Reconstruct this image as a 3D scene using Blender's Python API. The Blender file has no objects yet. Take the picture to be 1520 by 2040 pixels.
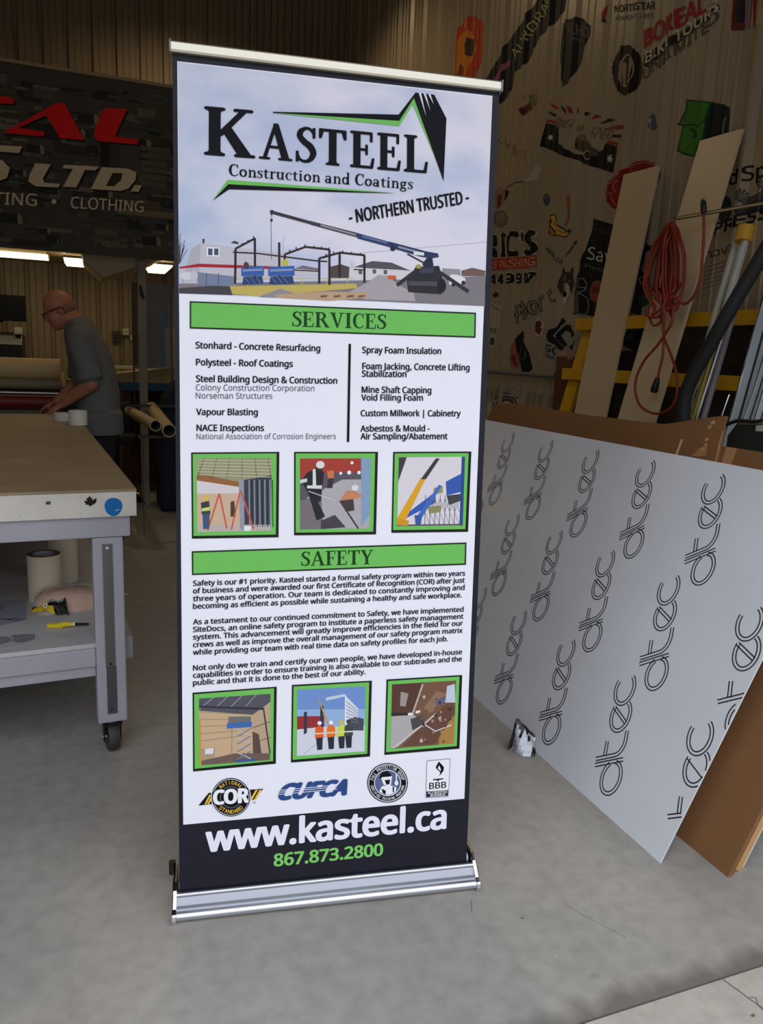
import bpy, bmesh, math, random
from mathutils import Vector, Matrix, Quaternion
S = bpy.context.scene
COL = S.collection
random.seed(7)
PI = math.pi

# ---------------------------------------------------------------- camera
CX, CY, F = 760.0, 1020.0, 1530.0           # the frame is taken as 1520 x 2040
_vy = Vector((165 - CX, 690 - CY, F)).normalized()
_vx = Vector((4773 - CX, 880 - CY, F)); _vx = (_vx - _vx.dot(_vy) * _vy).normalized()
_vz = _vx.cross(_vy)
R = Matrix((_vx, _vy, _vz))                  # rows: room axes seen from the camera (x right, y down, z ahead)
CAM = Vector((0, 0, 1.41))
cd = bpy.data.cameras.new('camera')
cam = bpy.data.objects.new('camera', cd); COL.objects.link(cam)
cd.sensor_fit = 'HORIZONTAL'; cd.sensor_width = 36; cd.lens = 36 * F / 1520
cd.clip_start = .05; cd.clip_end = 200
Mc = Matrix.Identity(4)
for i in range(3):
    Mc[i][0] = R[i][0]; Mc[i][1] = -R[i][1]; Mc[i][2] = -R[i][2]; Mc[i][3] = CAM[i]
cam.matrix_world = Mc
S.camera = cam

def ray(x, y): return (R @ Vector((x - CX, y - CY, F))).normalized()
def onY(x, y, Y): d = ray(x, y); return CAM + d * (Y / d.y)
def onX(x, y, X): d = ray(x, y); return CAM + d * (X / d.x)
def onZ(x, y, Z): d = ray(x, y); return CAM + d * ((Z - CAM.z) / d.z)

# ---------------------------------------------------------------- light and exposure
W = bpy.data.worlds.new('overcast_sky'); S.world = W; W.use_nodes = True
nt = W.node_tree; nt.nodes.clear()
wo = nt.nodes.new('ShaderNodeOutputWorld'); bg = nt.nodes.new('ShaderNodeBackground')
tc = nt.nodes.new('ShaderNodeTexCoord'); sep = nt.nodes.new('ShaderNodeSeparateXYZ')
rp = nt.nodes.new('ShaderNodeValToRGB')
rp.color_ramp.elements[0].position = .10; rp.color_ramp.elements[0].color = (.17, .18, .20, 1)
rp.color_ramp.elements[1].position = .45; rp.color_ramp.elements[1].color = (.89, .93, 1.0, 1)
nt.links.new(tc.outputs['Generated'], sep.inputs[0]); nt.links.new(sep.outputs['Z'], rp.inputs[0])
nt.links.new(rp.outputs[0], bg.inputs[0]); nt.links.new(bg.outputs[0], wo.inputs[0])
bg.inputs[1].default_value = 2.2
DOOR = (-2.4, 2.5, 3.3)                      # left, right, head of the open bay door
DY = 1.02                                     # inner face of the front wall
pd = bpy.data.lights.new('daylight_portal', 'AREA'); pd.shape = 'RECTANGLE'
pd.size = DOOR[1] - DOOR[0]; pd.size_y = DOOR[2]; pd.cycles.is_portal = True
po = bpy.data.objects.new('daylight_portal', pd); COL.objects.link(po)
po.location = ((DOOR[0] + DOOR[1]) / 2, DY - .25, DOOR[2] / 2); po.rotation_euler = (PI / 2, 0, 0)   # shines towards +Y
S.view_settings.view_transform = 'Standard'; S.view_settings.look = 'None'
S.view_settings.gamma = 1; S.view_settings.use_curve_mapping = False
S.view_settings.exposure = 0.0
CEIL_W = 34.0                                  # watts of each high ceiling lamp

# ---------------------------------------------------------------- materials
def lin(c):
    r = []
    for v in c[:3]:
        v /= 255.0
        r.append(v / 12.92 if v <= .04045 else ((v + .055) / 1.055) ** 2.4)
    return (*r, 1)
_mats = {}
def mat(name, rgb, rough=.6, metal=0, var=0, scale=8, bump=0, alpha=1, trans=0, emit=0, spec=.5, stretch=(1, 1, 1), coat=0):
    if name in _mats: return _mats[name]
    m = bpy.data.materials.new(name); m.use_nodes = True
    n = m.node_tree.nodes; l = m.node_tree.links; b = n['Principled BSDF']
    b.inputs['Base Color'].default_value = lin(rgb); b.inputs['Roughness'].default_value = rough
    b.inputs['Metallic'].default_value = metal; b.inputs['Specular IOR Level'].default_value = spec
    b.inputs['Coat Weight'].default_value = coat
    if trans: b.inputs['Transmission Weight'].default_value = trans
    if alpha < 1: b.inputs['Alpha'].default_value = alpha
    if emit:
        b.inputs['Emission Color'].default_value = lin(rgb); b.inputs['Emission Strength'].default_value = emit
    if var or bump:
        t = n.new('ShaderNodeTexCoord'); mp = n.new('ShaderNodeMapping'); mp.inputs['Scale'].default_value = stretch
        no = n.new('ShaderNodeTexNoise'); no.inputs['Scale'].default_value = scale; no.inputs['Detail'].default_value = 6
        l.new(t.outputs['Object'], mp.inputs[0]); l.new(mp.outputs[0], no.inputs['Vector'])
        if var:
            cr = n.new('ShaderNodeValToRGB'); e = cr.color_ramp.elements
            e[0].position = .3; e[1].position = .7
            e[0].color = lin([max(0, c * (1 - var)) for c in rgb]); e[1].color = lin([min(255, c * (1 + var)) for c in rgb])
            l.new(no.outputs['Fac'], cr.inputs[0]); l.new(cr.outputs[0], b.inputs['Base Color'])
        if bump:
            bp = n.new('ShaderNodeBump'); bp.inputs['Strength'].default_value = bump; bp.inputs['Distance'].default_value = .01
            l.new(no.outputs['Fac'], bp.inputs['Height']); l.new(bp.outputs[0], b.inputs['Normal'])
    _mats[name] = m
    return m
def ink(r, g, b, rough=.55):
    return mat('ink_%d_%d_%d' % (r, g, b), (r, g, b), rough, spec=.22)

# ---------------------------------------------------------------- mesh builder
class MB:
    def __init__(self, M=None): self.v = []; self.f = []; self.m = []; self.mats = []; self.M = M
    def mi(self, m):
        if m not in self.mats: self.mats.append(m)
        return self.mats.index(m)
    def add(self, vs, fs, m):
        o = len(self.v); i = self.mi(m)
        for p in vs:
            p = Vector(p)
            self.v.append(self.M @ p if self.M else p)
        for q in fs: self.f.append([k + o for k in q]); self.m.append(i)
    def box(self, x0, x1, y0, y1, z0, z1, m):
        vs = [(x, y, z) for z in (z0, z1) for y in (y0, y1) for x in (x0, x1)]
        self.add(vs, [(0, 2, 3, 1), (4, 5, 7, 6), (0, 1, 5, 4), (2, 6, 7, 3), (0, 4, 6, 2), (1, 3, 7, 5)], m)
    def obox(self, c, ax, ay, az, m):       # centre and three half-extent vectors
        c, ax, ay, az = map(Vector, (c, ax, ay, az))
        vs = [c + ax * i + ay * j + az * k for k in (-1, 1) for j in (-1, 1) for i in (-1, 1)]
        self.add(vs, [(0, 2, 3, 1), (4, 5, 7, 6), (0, 1, 5, 4), (2, 6, 7, 3), (0, 4, 6, 2), (1, 3, 7, 5)], m)
    def prism(self, pts, vec, m):
        n = len(pts); vec = Vector(vec); vs = [Vector(p) for p in pts] + [Vector(p) + vec for p in pts]
        fs = [list(range(n))[::-1], list(range(n, 2 * n))] + [(i, (i + 1) % n, (i + 1) % n + n, i + n) for i in range(n)]
        self.add(vs, fs, m)
    def poly(self, pts, m): self.add(pts, [list(range(len(pts)))], m)
    def tube(self, path, r, m, n=10, closed=False, cap=True, flat=1.0):
        P = [Vector(p) for p in path]; L = len(P); rs = r if isinstance(r, (list, tuple)) else [r] * L
        T = []
        for i in range(L):
            a = P[(i - 1) % L] if closed or i > 0 else P[i]; b = P[(i + 1) % L] if closed or i < L - 1 else P[i]
            T.append((b - a).normalized())
        u = T[0].orthogonal().normalized(); vs = []
        for i in range(L):
            if i: u = (T[i - 1].rotation_difference(T[i]) @ u); u = (u - u.dot(T[i]) * T[i]).normalized()
            w = T[i].cross(u)
            for k in range(n):
                a = 2 * PI * k / n; vs.append(P[i] + (u * math.cos(a) * flat + w * math.sin(a)) * rs[i])
        fs = []
        for i in range(L if closed else L - 1):
            j = (i + 1) % L
            for k in range(n): fs.append((i * n + k, i * n + (k + 1) % n, j * n + (k + 1) % n, j * n + k))
        if cap and not closed: fs += [list(range(n))[::-1], [(L - 1) * n + k for k in range(n)]]
        self.add(vs, fs, m)
    def lathe(self, prof, o, axis, m, n=32):
        o = Vector(o); ax = Vector(axis).normalized(); u = ax.orthogonal().normalized(); w = ax.cross(u); vs = []
        for r, h in prof:
            for k in range(n):
                a = 2 * PI * k / n; vs.append(o + ax * h + (u * math.cos(a) + w * math.sin(a)) * r)
        fs = []
        for i in range(len(prof) - 1):
            for k in range(n): fs.append((i * n + k, i * n + (k + 1) % n, (i + 1) * n + (k + 1) % n, (i + 1) * n + k))
        if prof[0][0] > 1e-6 and prof[0] != prof[-1]: fs.append(list(range(n))[::-1])
        if prof[-1][0] > 1e-6 and prof[0] != prof[-1]: fs.append([(len(prof) - 1) * n + k for k in range(n)])
        self.add(vs, fs, m)
    def ball(self, c, r, m, M3=None, nu=20, nv=12):
        c = Vector(c); vs = []; fs = []; r = r if isinstance(r, (list, tuple)) else (r, r, r)
        for i in range(nv + 1):
            t = PI * i / nv
            for k in range(nu):
                a = 2 * PI * k / nu
                p = Vector((r[0] * math.sin(t) * math.cos(a), r[1] * math.sin(t) * math.sin(a), r[2] * math.cos(t)))
                vs.append(c + (M3 @ p if M3 else p))
        for i in range(nv):
            for k in range(nu): fs.append((i * nu + k, (i + 1) * nu + k, (i + 1) * nu + (k + 1) % nu, i * nu + (k + 1) % nu))
        self.add(vs, fs, m)
    def build(self, name, parent=None, smooth=0, bevel=0, seg=2, label=None, origin=None, fix=True):
        me = bpy.data.meshes.new(name); ob = bpy.data.objects.new(name, me); COL.objects.link(ob)
        if parent is not None:
            Mi = parent['_mw']; inv = Matrix([Mi[0:4], Mi[4:8], Mi[8:12], Mi[12:16]]).inverted()
            vs = [inv @ p for p in self.v]; ob.parent = parent
            ob['_mw'] = list(parent['_mw'])
        else:
            xs = [p.x for p in self.v]; ys = [p.y for p in self.v]; zs = [p.z for p in self.v]
            o = Vector(origin) if origin else Vector(((min(xs) + max(xs)) / 2, (min(ys) + max(ys)) / 2, min(zs)))
            vs = [p - o for p in self.v]; ob.location = o
            ob['_mw'] = [c for row in Matrix.Translation(o) for c in row]
        me.from_pydata([tuple(p) for p in vs], [], self.f)
        for m in self.mats: me.materials.append(m)
        me.polygons.foreach_set('material_index', self.m)
        if fix:
            bm = bmesh.new(); bm.from_mesh(me); bmesh.ops.recalc_face_normals(bm, faces=bm.faces); bm.to_mesh(me); bm.free()
        if smooth:
            me.polygons.foreach_set('use_smooth', [True] * len(me.polygons)); me.set_sharp_from_angle(angle=math.radians(smooth))
        me.update()
        if bevel:
            b = ob.modifiers.new('bevel', 'BEVEL'); b.width = bevel; b.segments = seg; b.limit_method = 'ANGLE'; b.angle_limit = math.radians(40)
        if label: ob['label'] = label
        return ob
def tag(o, label, cat, group=None):
    o['label'] = label; o['category'] = cat
    if group: o['group'] = group
    return o
def thing(name, label, cat, loc, rotz=0, group=None):
    o = bpy.data.objects.new(name, None); COL.objects.link(o); o.empty_display_size = .1
    o.location = loc; o.rotation_euler = (0, 0, rotz)
    o['_mw'] = [c for row in (Matrix.Translation(Vector(loc)) @ Matrix.Rotation(rotz, 4, 'Z')) for c in row]
    return tag(o, label, cat, group)
def structure(o): o['kind'] = 'structure'; return o
def spline(pts, n=8, closed=False):
    P = [Vector(p) for p in pts]; out = []; L = len(P)
    for i in range(L if closed else L - 1):
        if closed: a, b, c, d = P[i - 1], P[i], P[(i + 1) % L], P[(i + 2) % L]
        else: a, b, c, d = P[max(i - 1, 0)], P[i], P[i + 1], P[min(i + 2, L - 1)]
        for k in range(n):
            t = k / n
            out.append(.5 * ((2 * b) + (c - a) * t + (2 * a - 5 * b + 4 * c - d) * t * t + (3 * b - a - 3 * c + d) * t ** 3))
    if not closed: out.append(P[-1])
    return out

# ---------------------------------------------------------------- lettering
_tc = {}
FONT = None                                # one of Blender's own bundled sans faces; its built-in face if that is absent
try:
    import os
    FONT = bpy.data.fonts.load(os.path.join(bpy.utils.resource_path('LOCAL'), 'datafiles', 'fonts', 'NotoSansHebrew-Regular.woff2'))
except Exception: pass
def letters(s, res=3, shear=0.0):
    k = (s, res, shear)
    if k in _tc: return _tc[k]
    cu = bpy.data.curves.new('t', 'FONT'); cu.body = s; cu.size = 1; cu.resolution_u = res; cu.shear = shear
    if FONT: cu.font = FONT
    ob = bpy.data.objects.new('t', cu); me = ob.to_mesh()
    vs = [(v.co.x, v.co.y) for v in me.vertices]; fs = [list(p.vertices) for p in me.polygons]
    ob.to_mesh_clear(); bpy.data.objects.remove(ob); bpy.data.curves.remove(cu)
    _tc[k] = (vs, fs); return _tc[k]
_capH = max(y for x, y in letters('H')[0])
# a bracketed serif alphabet drawn as outlines; cap height 1
def _rect(x0, x1, y0, y1): return [(x0, y0), (x1, y0), (x1, y1), (x0, y1)]
def _stem(x0, x1, y0=0, y1=1, s=.09, top=True, bot=True, t=.045):
    r = [_rect(x0, x1, y0, y1)]
    if bot: r += [_rect(x0 - s, x1 + s, y0, y0 + t), [(x0 - s * .5, y0 + t), (x1 + s * .5, y0 + t), (x1, y0 + t + .05), (x0, y0 + t + .05)]]
    if top: r += [_rect(x0 - s, x1 + s, y1 - t, y1), [(x0, y1 - t - .05), (x1, y1 - t - .05), (x1 + s * .5, y1 - t), (x0 - s * .5, y1 - t)]]
    return r
def _rib(pts, ws, n=6, closed=False):
    P = spline([(p[0], p[1], w) for p, w in zip(pts, ws)], n, closed); L = len(P); A = []; B = []
    for i in range(L):
        a = P[(i - 1) % L] if closed or i else P[i]; b = P[(i + 1) % L] if closed or i < L - 1 else P[i]
        dx, dy = b.x - a.x, b.y - a.y; q = math.hypot(dx, dy) or 1; nx, ny = -dy / q * P[i].z / 2, dx / q * P[i].z / 2
        A.append((P[i].x + nx, P[i].y + ny)); B.append((P[i].x - nx, P[i].y - ny))
    rng = range(L) if closed else range(L - 1)
    return [[A[i], B[i], B[(i + 1) % L], A[(i + 1) % L]] for i in rng]
def _scale(ps, sx, sy, ox=0, oy=0): return [[(x * sx + ox, y * sy + oy) for x, y in p] for p in ps]
def _ring(cx, cy, rx, ry, wx, wy):
    pts = []; ws = []
    for k in range(12):
        a = 2 * PI * k / 12; pts.append((cx + rx * math.cos(a), cy + ry * math.sin(a))); ws.append(abs(math.cos(a)) * wx + abs(math.sin(a)) * wy)
    return _rib(pts, ws, 3, True)
_S = _rib([(.52, .80), (.46, .91), (.32, .965), (.16, .88), (.125, .73), (.26, .575), (.42, .46), (.51, .28), (.43, .10), (.27, .035), (.12, .09), (.06, .22)],
          [.03, .05, .06, .11, .13, .15, .16, .14, .10, .06, .05, .03]) + [_rect(.51, .55, .70, .98), _rect(.03, .07, .02, .31)]
_C = _rib([(.66, .78), (.58, .91), (.42, .97), (.21, .85), (.12, .5), (.21, .15), (.42, .03), (.6, .09), (.68, .22)],
          [.03, .05, .06, .12, .17, .12, .06, .05, .03]) + [_rect(.645, .685, .68, .99)]
_E = _stem(.11, .28, top=False, bot=False) + [_rect(.02, .64, .945, 1), _rect(.60, .64, .74, 1), _rect(.28, .5, .485, .535), _rect(.465, .5, .37, .65),
      _rect(.02, .66, 0, .055), [(.60, 0), (.66, 0), (.70, .28), (.665, .28)]]
_n = _stem(.10, .21, 0, .62, .07, top=False) + [[(.02, .62), (.10, .55), (.21, .62)]] + _rib([(.2, .44), (.29, .56), (.40, .585), (.48, .5), (.495, .36)], [.03, .05, .07, .1, .11]) + _stem(.44, .55, 0, .38, .07, top=False)
SERIF = {
 'K': (1.0, _stem(.12, .31) + [[(.31, .40), (.39, .46), (.83, .96), (.72, .96), (.31, .50)], [(.38, .52), (.50, .64), (.93, .03), (.69, .03)], _rect(.60, .95, .955, 1), _rect(.62, 1.0, 0, .045)]),
 'A': (.95, [[(.11, .03), (.18, .03), (.48, .93), (.44, 1)], [(.42, 1), (.53, 1), (.86, .03), (.67, .03), (.42, .86)], _rect(.22, .66, .32, .375), _rect(0, .29, 0, .045), _rect(.57, .95, 0, .045)]),
 'S': (.58, _S), 'C': (.72, _C), 'E': (.72, _E),
 'T': (.8, _stem(.31, .49, top=False) + [_rect(.02, .78, .94, 1), [(.02, .74), (.06, .74), (.12, .94), (.02, .94)], [(.74, .74), (.78, .74), (.78, .94), (.68, .94)]]),
 'L': (.70, _stem(.11, .28) + [_rect(.02, .66, 0, .055), [(.60, 0), (.66, 0), (.70, .30), (.665, .30)]]),
 'R': (.88, _stem(.11, .28) + _rib([(.27, .965), (.46, .955), (.60, .76), (.47, .545), (.27, .52)], [.05, .08, .15, .08, .05]) + [[(.36, .53), (.53, .53), (.85, .03), (.66, .03)], _rect(.62, .90, 0, .045)]),
 'V': (.88, [[(.08, .97), (.27, .97), (.49, .14), (.47, 0), (.42, 0)], [(.68, .97), (.75, .97), (.48, 0), (.43, 0)], _rect(0, .36, .955, 1), _rect(.57, .88, .955, 1)]),
 'I': (.42, _stem(.12, .30)),
 'F': (.66, _stem(.11, .28, top=False) + [_rect(.02, .62, .945, 1), _rect(.58, .62, .74, 1), _rect(.28, .5, .485, .535), _rect(.465, .5, .37, .65)]),
 'Y': (.85, [[(.06, .97), (.26, .97), (.47, .52), (.44, .44), (.34, .44)], [(.68, .97), (.75, .97), (.50, .44), (.42, .44)], _rect(0, .34, .955, 1), _rect(.57, .85, .955, 1)] + _stem(.335, .505, 0, .46, top=False)),
 'o': (.58, _ring(.29, .31, .21, .28, .11, .05)), 'n': (.62, _n), 'u': (.62, [[(.62 - x, .62 - y) for x, y in p] for p in _n]),
 's': (.40, _scale(_S, .68, .63)), 'c': (.48, _scale(_C, .66, .63)),
 't': (.40, [_rect(.12, .23, .1, .72), [(.02, .56), (.12, .58), (.22, .78), (.23, .78), (.23, .56)], _rect(.02, .38, .56, .61)] + _rib([(.175, .14), (.22, .05), (.30, .03), (.39, .09)], [.11, .09, .06, .03])),
 'r': (.44, _stem(.10, .21, 0, .62, .07, top=False) + [[(.02, .62), (.10, .55), (.21, .62)]] + _rib([(.2, .44), (.27, .56), (.34, .59), (.42, .55)], [.03, .05, .08, .11])),
 'i': (.32, _stem(.10, .21, 0, .62, .07, top=False) + [[(.02, .62), (.10, .55), (.21, .62)], [(.155 + .07 * math.cos(k * PI / 4), .83 + .07 * math.sin(k * PI / 4)) for k in range(8)]]),
 'a': (.56, _ring(.22, .18, .15, .15, .09, .05) + _stem(.35, .46, 0, .45, .05, top=False) + _rib([(.08, .47), (.14, .57), (.26, .595), (.37, .55), (.405, .42)], [.09, .06, .05, .08, .11])),
 'd': (.64, _ring(.27, .31, .19, .28, .1, .05) + _stem(.43, .54, 0, 1.02, .06, top=False) + [[(.34, 1.02), (.43, .95), (.54, 1.02)]]),
 'g': (.58, _ring(.26, .41, .16, .17, .09, .05) + _ring(.27, -.10, .22, .13, .06, .05) + _rib([(.16, .27), (.10, .18), (.15, .09), (.36, .06), (.46, -.02)], [.04, .05, .07, .09, .06]) + [_rect(.36, .55, .53, .6)]),
}
class Canvas:                              # draws flat print on a plane that stands in the room
    def __init__(self, p0, nrm, mb, step=.0002, base=.0004):
        self.p0 = Vector(p0); self.n = Vector(nrm).normalized(); self.mb = mb; self.step = step; self.base = base; self.cnt = 0
    def at(self, x, y):
        d = ray(x, y); return CAM + d * ((self.p0 - CAM).dot(self.n) / d.dot(self.n))
    def off(self, k): return self.n * (self.base + self.step * k)
    def poly(self, px, m, k=0):
        self.cnt += 1; q = self.off(k) + self.n * ((self.cnt % 40) * 2.5e-6)      # no two films in exactly one plane
        self.mb.poly([self.at(*p) + q for p in px], m)
    def line(self, pts, w, m, k=0, closed=False):
        for a in _rib(pts, [w] * len(pts), 1, closed): self.poly(a, m, k)
    def ell(self, c, rx, ry, m, k=0, rot=0, n=28, a0=0, a1=2 * PI):
        self.poly(self.ellpts(c, rx, ry, rot, n, a0, a1), m, k)
    def ellpts(self, c, rx, ry, rot=0, n=28, a0=0, a1=2 * PI):
        r = math.radians(rot); o = []
        full = abs(a1 - a0 - 2 * PI) < 1e-6
        for i in range(n if full else n + 1):
            a = a0 + (a1 - a0) * i / n; x, y = rx * math.cos(a), ry * math.sin(a)
            o.append((c[0] + x * math.cos(r) - y * math.sin(r), c[1] + x * math.sin(r) + y * math.cos(r)))
        return o
    def frame(self, bl, br, tl): o = self.at(*bl); return o, self.at(*br) - o, self.at(*tl) - o
    def text(self, s, bl, br, tl, m, k=1, bold=0, shear=0, res=3):
        vs, fs = letters(s, res, shear); x0 = min(v[0] for v in vs); x1 = max(v[0] for v in vs)
        o, u, w = self.frame(bl, br, tl); q = self.off(k)
        b = max(0, bold); e = b * 1.15; L = w.length / u.length     # heavier weights: the outline struck a few times over
        for i, (dx, dy) in enumerate([(0, 0)] if b == 0 else [(e * math.cos(t * PI / 6), e * .7 * math.sin(t * PI / 6)) for t in range(12)] if b >= .045 else [(-e, 0), (e, 0), (0, e * .6), (0, -e * .6), (e * .6, e * .4), (-e * .6, -e * .4)]):
            self.mb.add([o + self.n * (i * .9e-5) + u * ((x - x0) / (x1 - x0) * (1 - 2 * e * L) + e * L + dx * L) + w * (y / _capH * (1 - e * .6) + e * .3 + dy) + q for x, y in vs], fs, m)
    def serif(self, s, bl, br, tl, m, k=1, gap=.05, bold=0):
        o, u, w = self.frame(bl, br, tl); q = self.off(k); x = 0; P = []
        for c in s:
            if c == ' ': x += .3; continue
            wd, ps = SERIF[c]; P += _scale(ps, 1, 1, x); x += wd + gap
        x -= gap
        L = w.length / u.length
        for j, (dx, dy) in enumerate([(0, 0)] if not bold else [(-bold, 0), (bold, 0), (0, bold * .5), (0, -bold * .5)]):
            for i, p in enumerate(P): self.mb.poly([o + u * (a / x * (1 - 2 * bold * L) + bold * L + dx * L) + w * (b * (1 - bold) + bold * .5 + dy) + q + self.n * ((i % 23) * .35e-5 + j * 2.4e-5) for a, b in p], m)
def zf(ox, oy, sc): return lambda pts: [(ox + x / sc, oy + y / sc) for x, y in pts]

# ================================================================ the building
XW, YB, XL, ZC = 2.93, 9.2, -5.0, 5.6
def ramp_shader(m, build): build(m.node_tree.nodes, m.node_tree.links, m.node_tree.nodes['Principled BSDF'])
def concrete(name, a, b, stain):
    m = mat(name, a, .55); n = m.node_tree.nodes; l = m.node_tree.links; bs = n['Principled BSDF']
    t = n.new('ShaderNodeTexCoord')
    def noise(sc, det=6, st=(1, 1, 1)):
        mp = n.new('ShaderNodeMapping'); mp.inputs['Scale'].default_value = st
        q = n.new('ShaderNodeTexNoise'); q.inputs['Scale'].default_value = sc; q.inputs['Detail'].default_value = det
        l.new(t.outputs['Object'], mp.inputs[0]); l.new(mp.outputs[0], q.inputs['Vector']); return q.outputs['Fac']
    def ramp(src, p0, p1, c0, c1):
        r = n.new('ShaderNodeValToRGB'); e = r.color_ramp.elements
        e[0].position, e[1].position = p0, p1; e[0].color, e[1].color = c0, c1; l.new(src, r.inputs[0]); return r.outputs[0]
    base = ramp(noise(1.7, 8, (1, .55, 1)), .33, .68, lin(b), lin(a))
    mx = n.new('ShaderNodeMixRGB'); mx.blend_type = 'MULTIPLY'; mx.inputs[0].default_value = 1
    l.new(base, mx.inputs[1]); l.new(ramp(noise(22, 8), .3, .62, (.86, .86, .86, 1), (1.04, 1.04, 1.04, 1)), mx.inputs[2])
    out = mx.outputs[0]
    if stain:                                  # swept dirt that gathers along the joint at the doorway
        sp = n.new('ShaderNodeSeparateXYZ'); l.new(t.outputs['Object'], sp.inputs[0])
        ad = n.new('ShaderNodeMath'); ad.operation = 'MULTIPLY_ADD'; l.new(noise(13, 10, (1, .3, 1)), ad.inputs[0]); ad.inputs[1].default_value = -.14
        l.new(sp.outputs['Y'], ad.inputs[2])
        k = ramp(ad.outputs[0], .0, .0, (1, 1, 1, 1), (0, 0, 0, 1))
        r = k.node; r.color_ramp.elements[0].position = 0; r.color_ramp.elements[1].position = 1
        mr = n.new('ShaderNodeMapRange'); l.new(ad.outputs[0], mr.inputs[0])
        mr.inputs[1].default_value = 1.098; mr.inputs[2].default_value = 1.155; mr.inputs[3].default_value = 0; mr.inputs[4].default_value = 1
        l.new(mr.outputs[0], r.inputs[0])
        m2 = n.new('ShaderNodeMixRGB'); m2.blend_type = 'MIX'; l.new(k, m2.inputs[0]); l.new(out, m2.inputs[1]); m2.inputs[2].default_value = lin((116, 111, 105))
        out = m2.outputs[0]
    l.new(out, bs.inputs['Base Color'])
    rr = n.new('ShaderNodeMapRange'); l.new(noise(3), rr.inputs[0]); rr.inputs[3].default_value = .38; rr.inputs[4].default_value = .62
    l.new(rr.outputs[0], bs.inputs['Roughness'])
    bp = n.new('ShaderNodeBump'); bp.inputs['Strength'].default_value = .12; bp.inputs['Distance'].default_value = .004
    l.new(noise(60, 8), bp.inputs['Height']); l.new(bp.outputs[0], bs.inputs['Normal'])
    return m
M_floor = concrete('worn_shop_concrete', (170, 165, 158), (151, 147, 141), True)
M_apron = concrete('apron_concrete', (188, 182, 172), (174, 168, 159), False)
mark = mat('floor_crack', (104, 99, 93), .9)
YJ = 1.165
b = MB(); b.box(XL - .1, XW + .1, YJ, YB + .14, -.15, 0, M_floor)
cv = Canvas((0, 0, 0), (0, 0, 1), b, .0002, .0003)
z = zf(800, 1700, 2.111)
cv.line(z([(293, 195), (294, 222), (295, 248)]), 1.2, mark, 1)
cv.line(z([(680, 210), (760, 258), (850, 305), (945, 355)]), 1.0, mat('floor_scratch', (140, 136, 130), .8), 1)
cv.poly(z([(500, 272), (508, 269), (516, 275), (507, 277)]), mark, 1)
cv.ell(z([(815, 515)])[0], 10, 6, mat('oil_spot', (146, 142, 136), .6), 1)
cv.ell(z([(650, 431)])[0], 1.3, 1.1, mat('paint_fleck', (215, 215, 215), .6), 1)
structure(b.build('floor', origin=(0, 0, 0)))
b = MB(); b.box(-9, 9, -9, YJ - .005, -.16, -.001, M_apron); b.box(-9, 9, YJ - .005, YJ, -.16, -.006, mat('joint_dirt', (112, 107, 101), .9))
cv = Canvas((0, 0, -.001), (0, 0, 1), b, .0002, .0003)
cv.line(z([(822, 606), (812, 632), (798, 664), (776, 690), (772, 718), (768, 740)]), 2.6, mark, 1)
cv.line(z([(1286, 498), (1330, 514), (1375, 548), (1420, 580), (1462, 612), (1520, 652)]), 1.9, mark, 1)
cv.line(z([(1462, 606), (1490, 608), (1500, 640), (1530, 668)]), 1.8, mark, 1)
cv.ell(z([(1478, 682)])[0], 4.5, 3.5, mark, 1)
structure(b.build('floor_apron', origin=(0, 0, 0)))

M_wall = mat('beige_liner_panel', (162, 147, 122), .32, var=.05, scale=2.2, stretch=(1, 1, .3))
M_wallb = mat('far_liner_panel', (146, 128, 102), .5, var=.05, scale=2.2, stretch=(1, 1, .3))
RIB = .303
def profile_breaks(y0, y1):
    """break points (distance along wall, height of the sheet above its flats) of the ribbed liner"""
    out = []
    k = math.floor((y0 - 5.085) / RIB) - 1
    while 5.085 + k * RIB < y1 + RIB:
        o = 5.085 + k * RIB
        out += [(o, 0), (o + .036, .022), (o + .056, .022), (o + .078, 0)]
        for q in (.165, .235): out += [(o + q - .010, 0), (o + q - .002, .006), (o + q + .004, .006), (o + q + .010, 0)]
        k += 1
    return sorted(out)
_PB = profile_breaks(.5, 10)
def profile(y):
    for (a, ha), (c, hc) in zip(_PB, _PB[1:]):
        if a <= y <= c: return ha + (hc - ha) * (y - a) / (c - a) if c > a else ha
    return 0
b = MB(); pts = [(YJ - .3, profile(YJ - .3))] + [p for p in _PB if YJ - .3 < p[0] < YB] + [(YB, profile(YB))]
for (a, ha), (c, hc) in zip(pts, pts[1:]):
    b.poly([(XW - ha, a, 0), (XW - hc, c, 0), (XW - hc, c, ZC), (XW - ha, a, ZC)], M_wall)
b.box(XW + .005, XW + .12, YJ - .3, YB, 0, ZC, M_wall)
structure(b.build('wall_right', origin=(XW, 0, 0), fix=False))
b = MB(); x = -.555 - .2335 * 19
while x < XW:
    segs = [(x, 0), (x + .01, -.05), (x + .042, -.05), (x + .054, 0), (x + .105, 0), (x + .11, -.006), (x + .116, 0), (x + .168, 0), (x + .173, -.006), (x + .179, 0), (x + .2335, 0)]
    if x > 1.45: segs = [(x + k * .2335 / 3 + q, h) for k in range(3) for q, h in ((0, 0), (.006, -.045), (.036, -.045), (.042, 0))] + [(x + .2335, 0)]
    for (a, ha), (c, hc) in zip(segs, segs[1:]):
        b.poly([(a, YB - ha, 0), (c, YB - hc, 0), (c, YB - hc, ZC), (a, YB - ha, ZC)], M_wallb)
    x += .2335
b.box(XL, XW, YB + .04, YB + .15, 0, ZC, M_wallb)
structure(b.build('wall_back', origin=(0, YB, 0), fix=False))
b = MB(); b.box(XL - .12, XL, YJ - .3, YB, 0, ZC, M_wall); structure(b.build('wall_left'))
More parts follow.
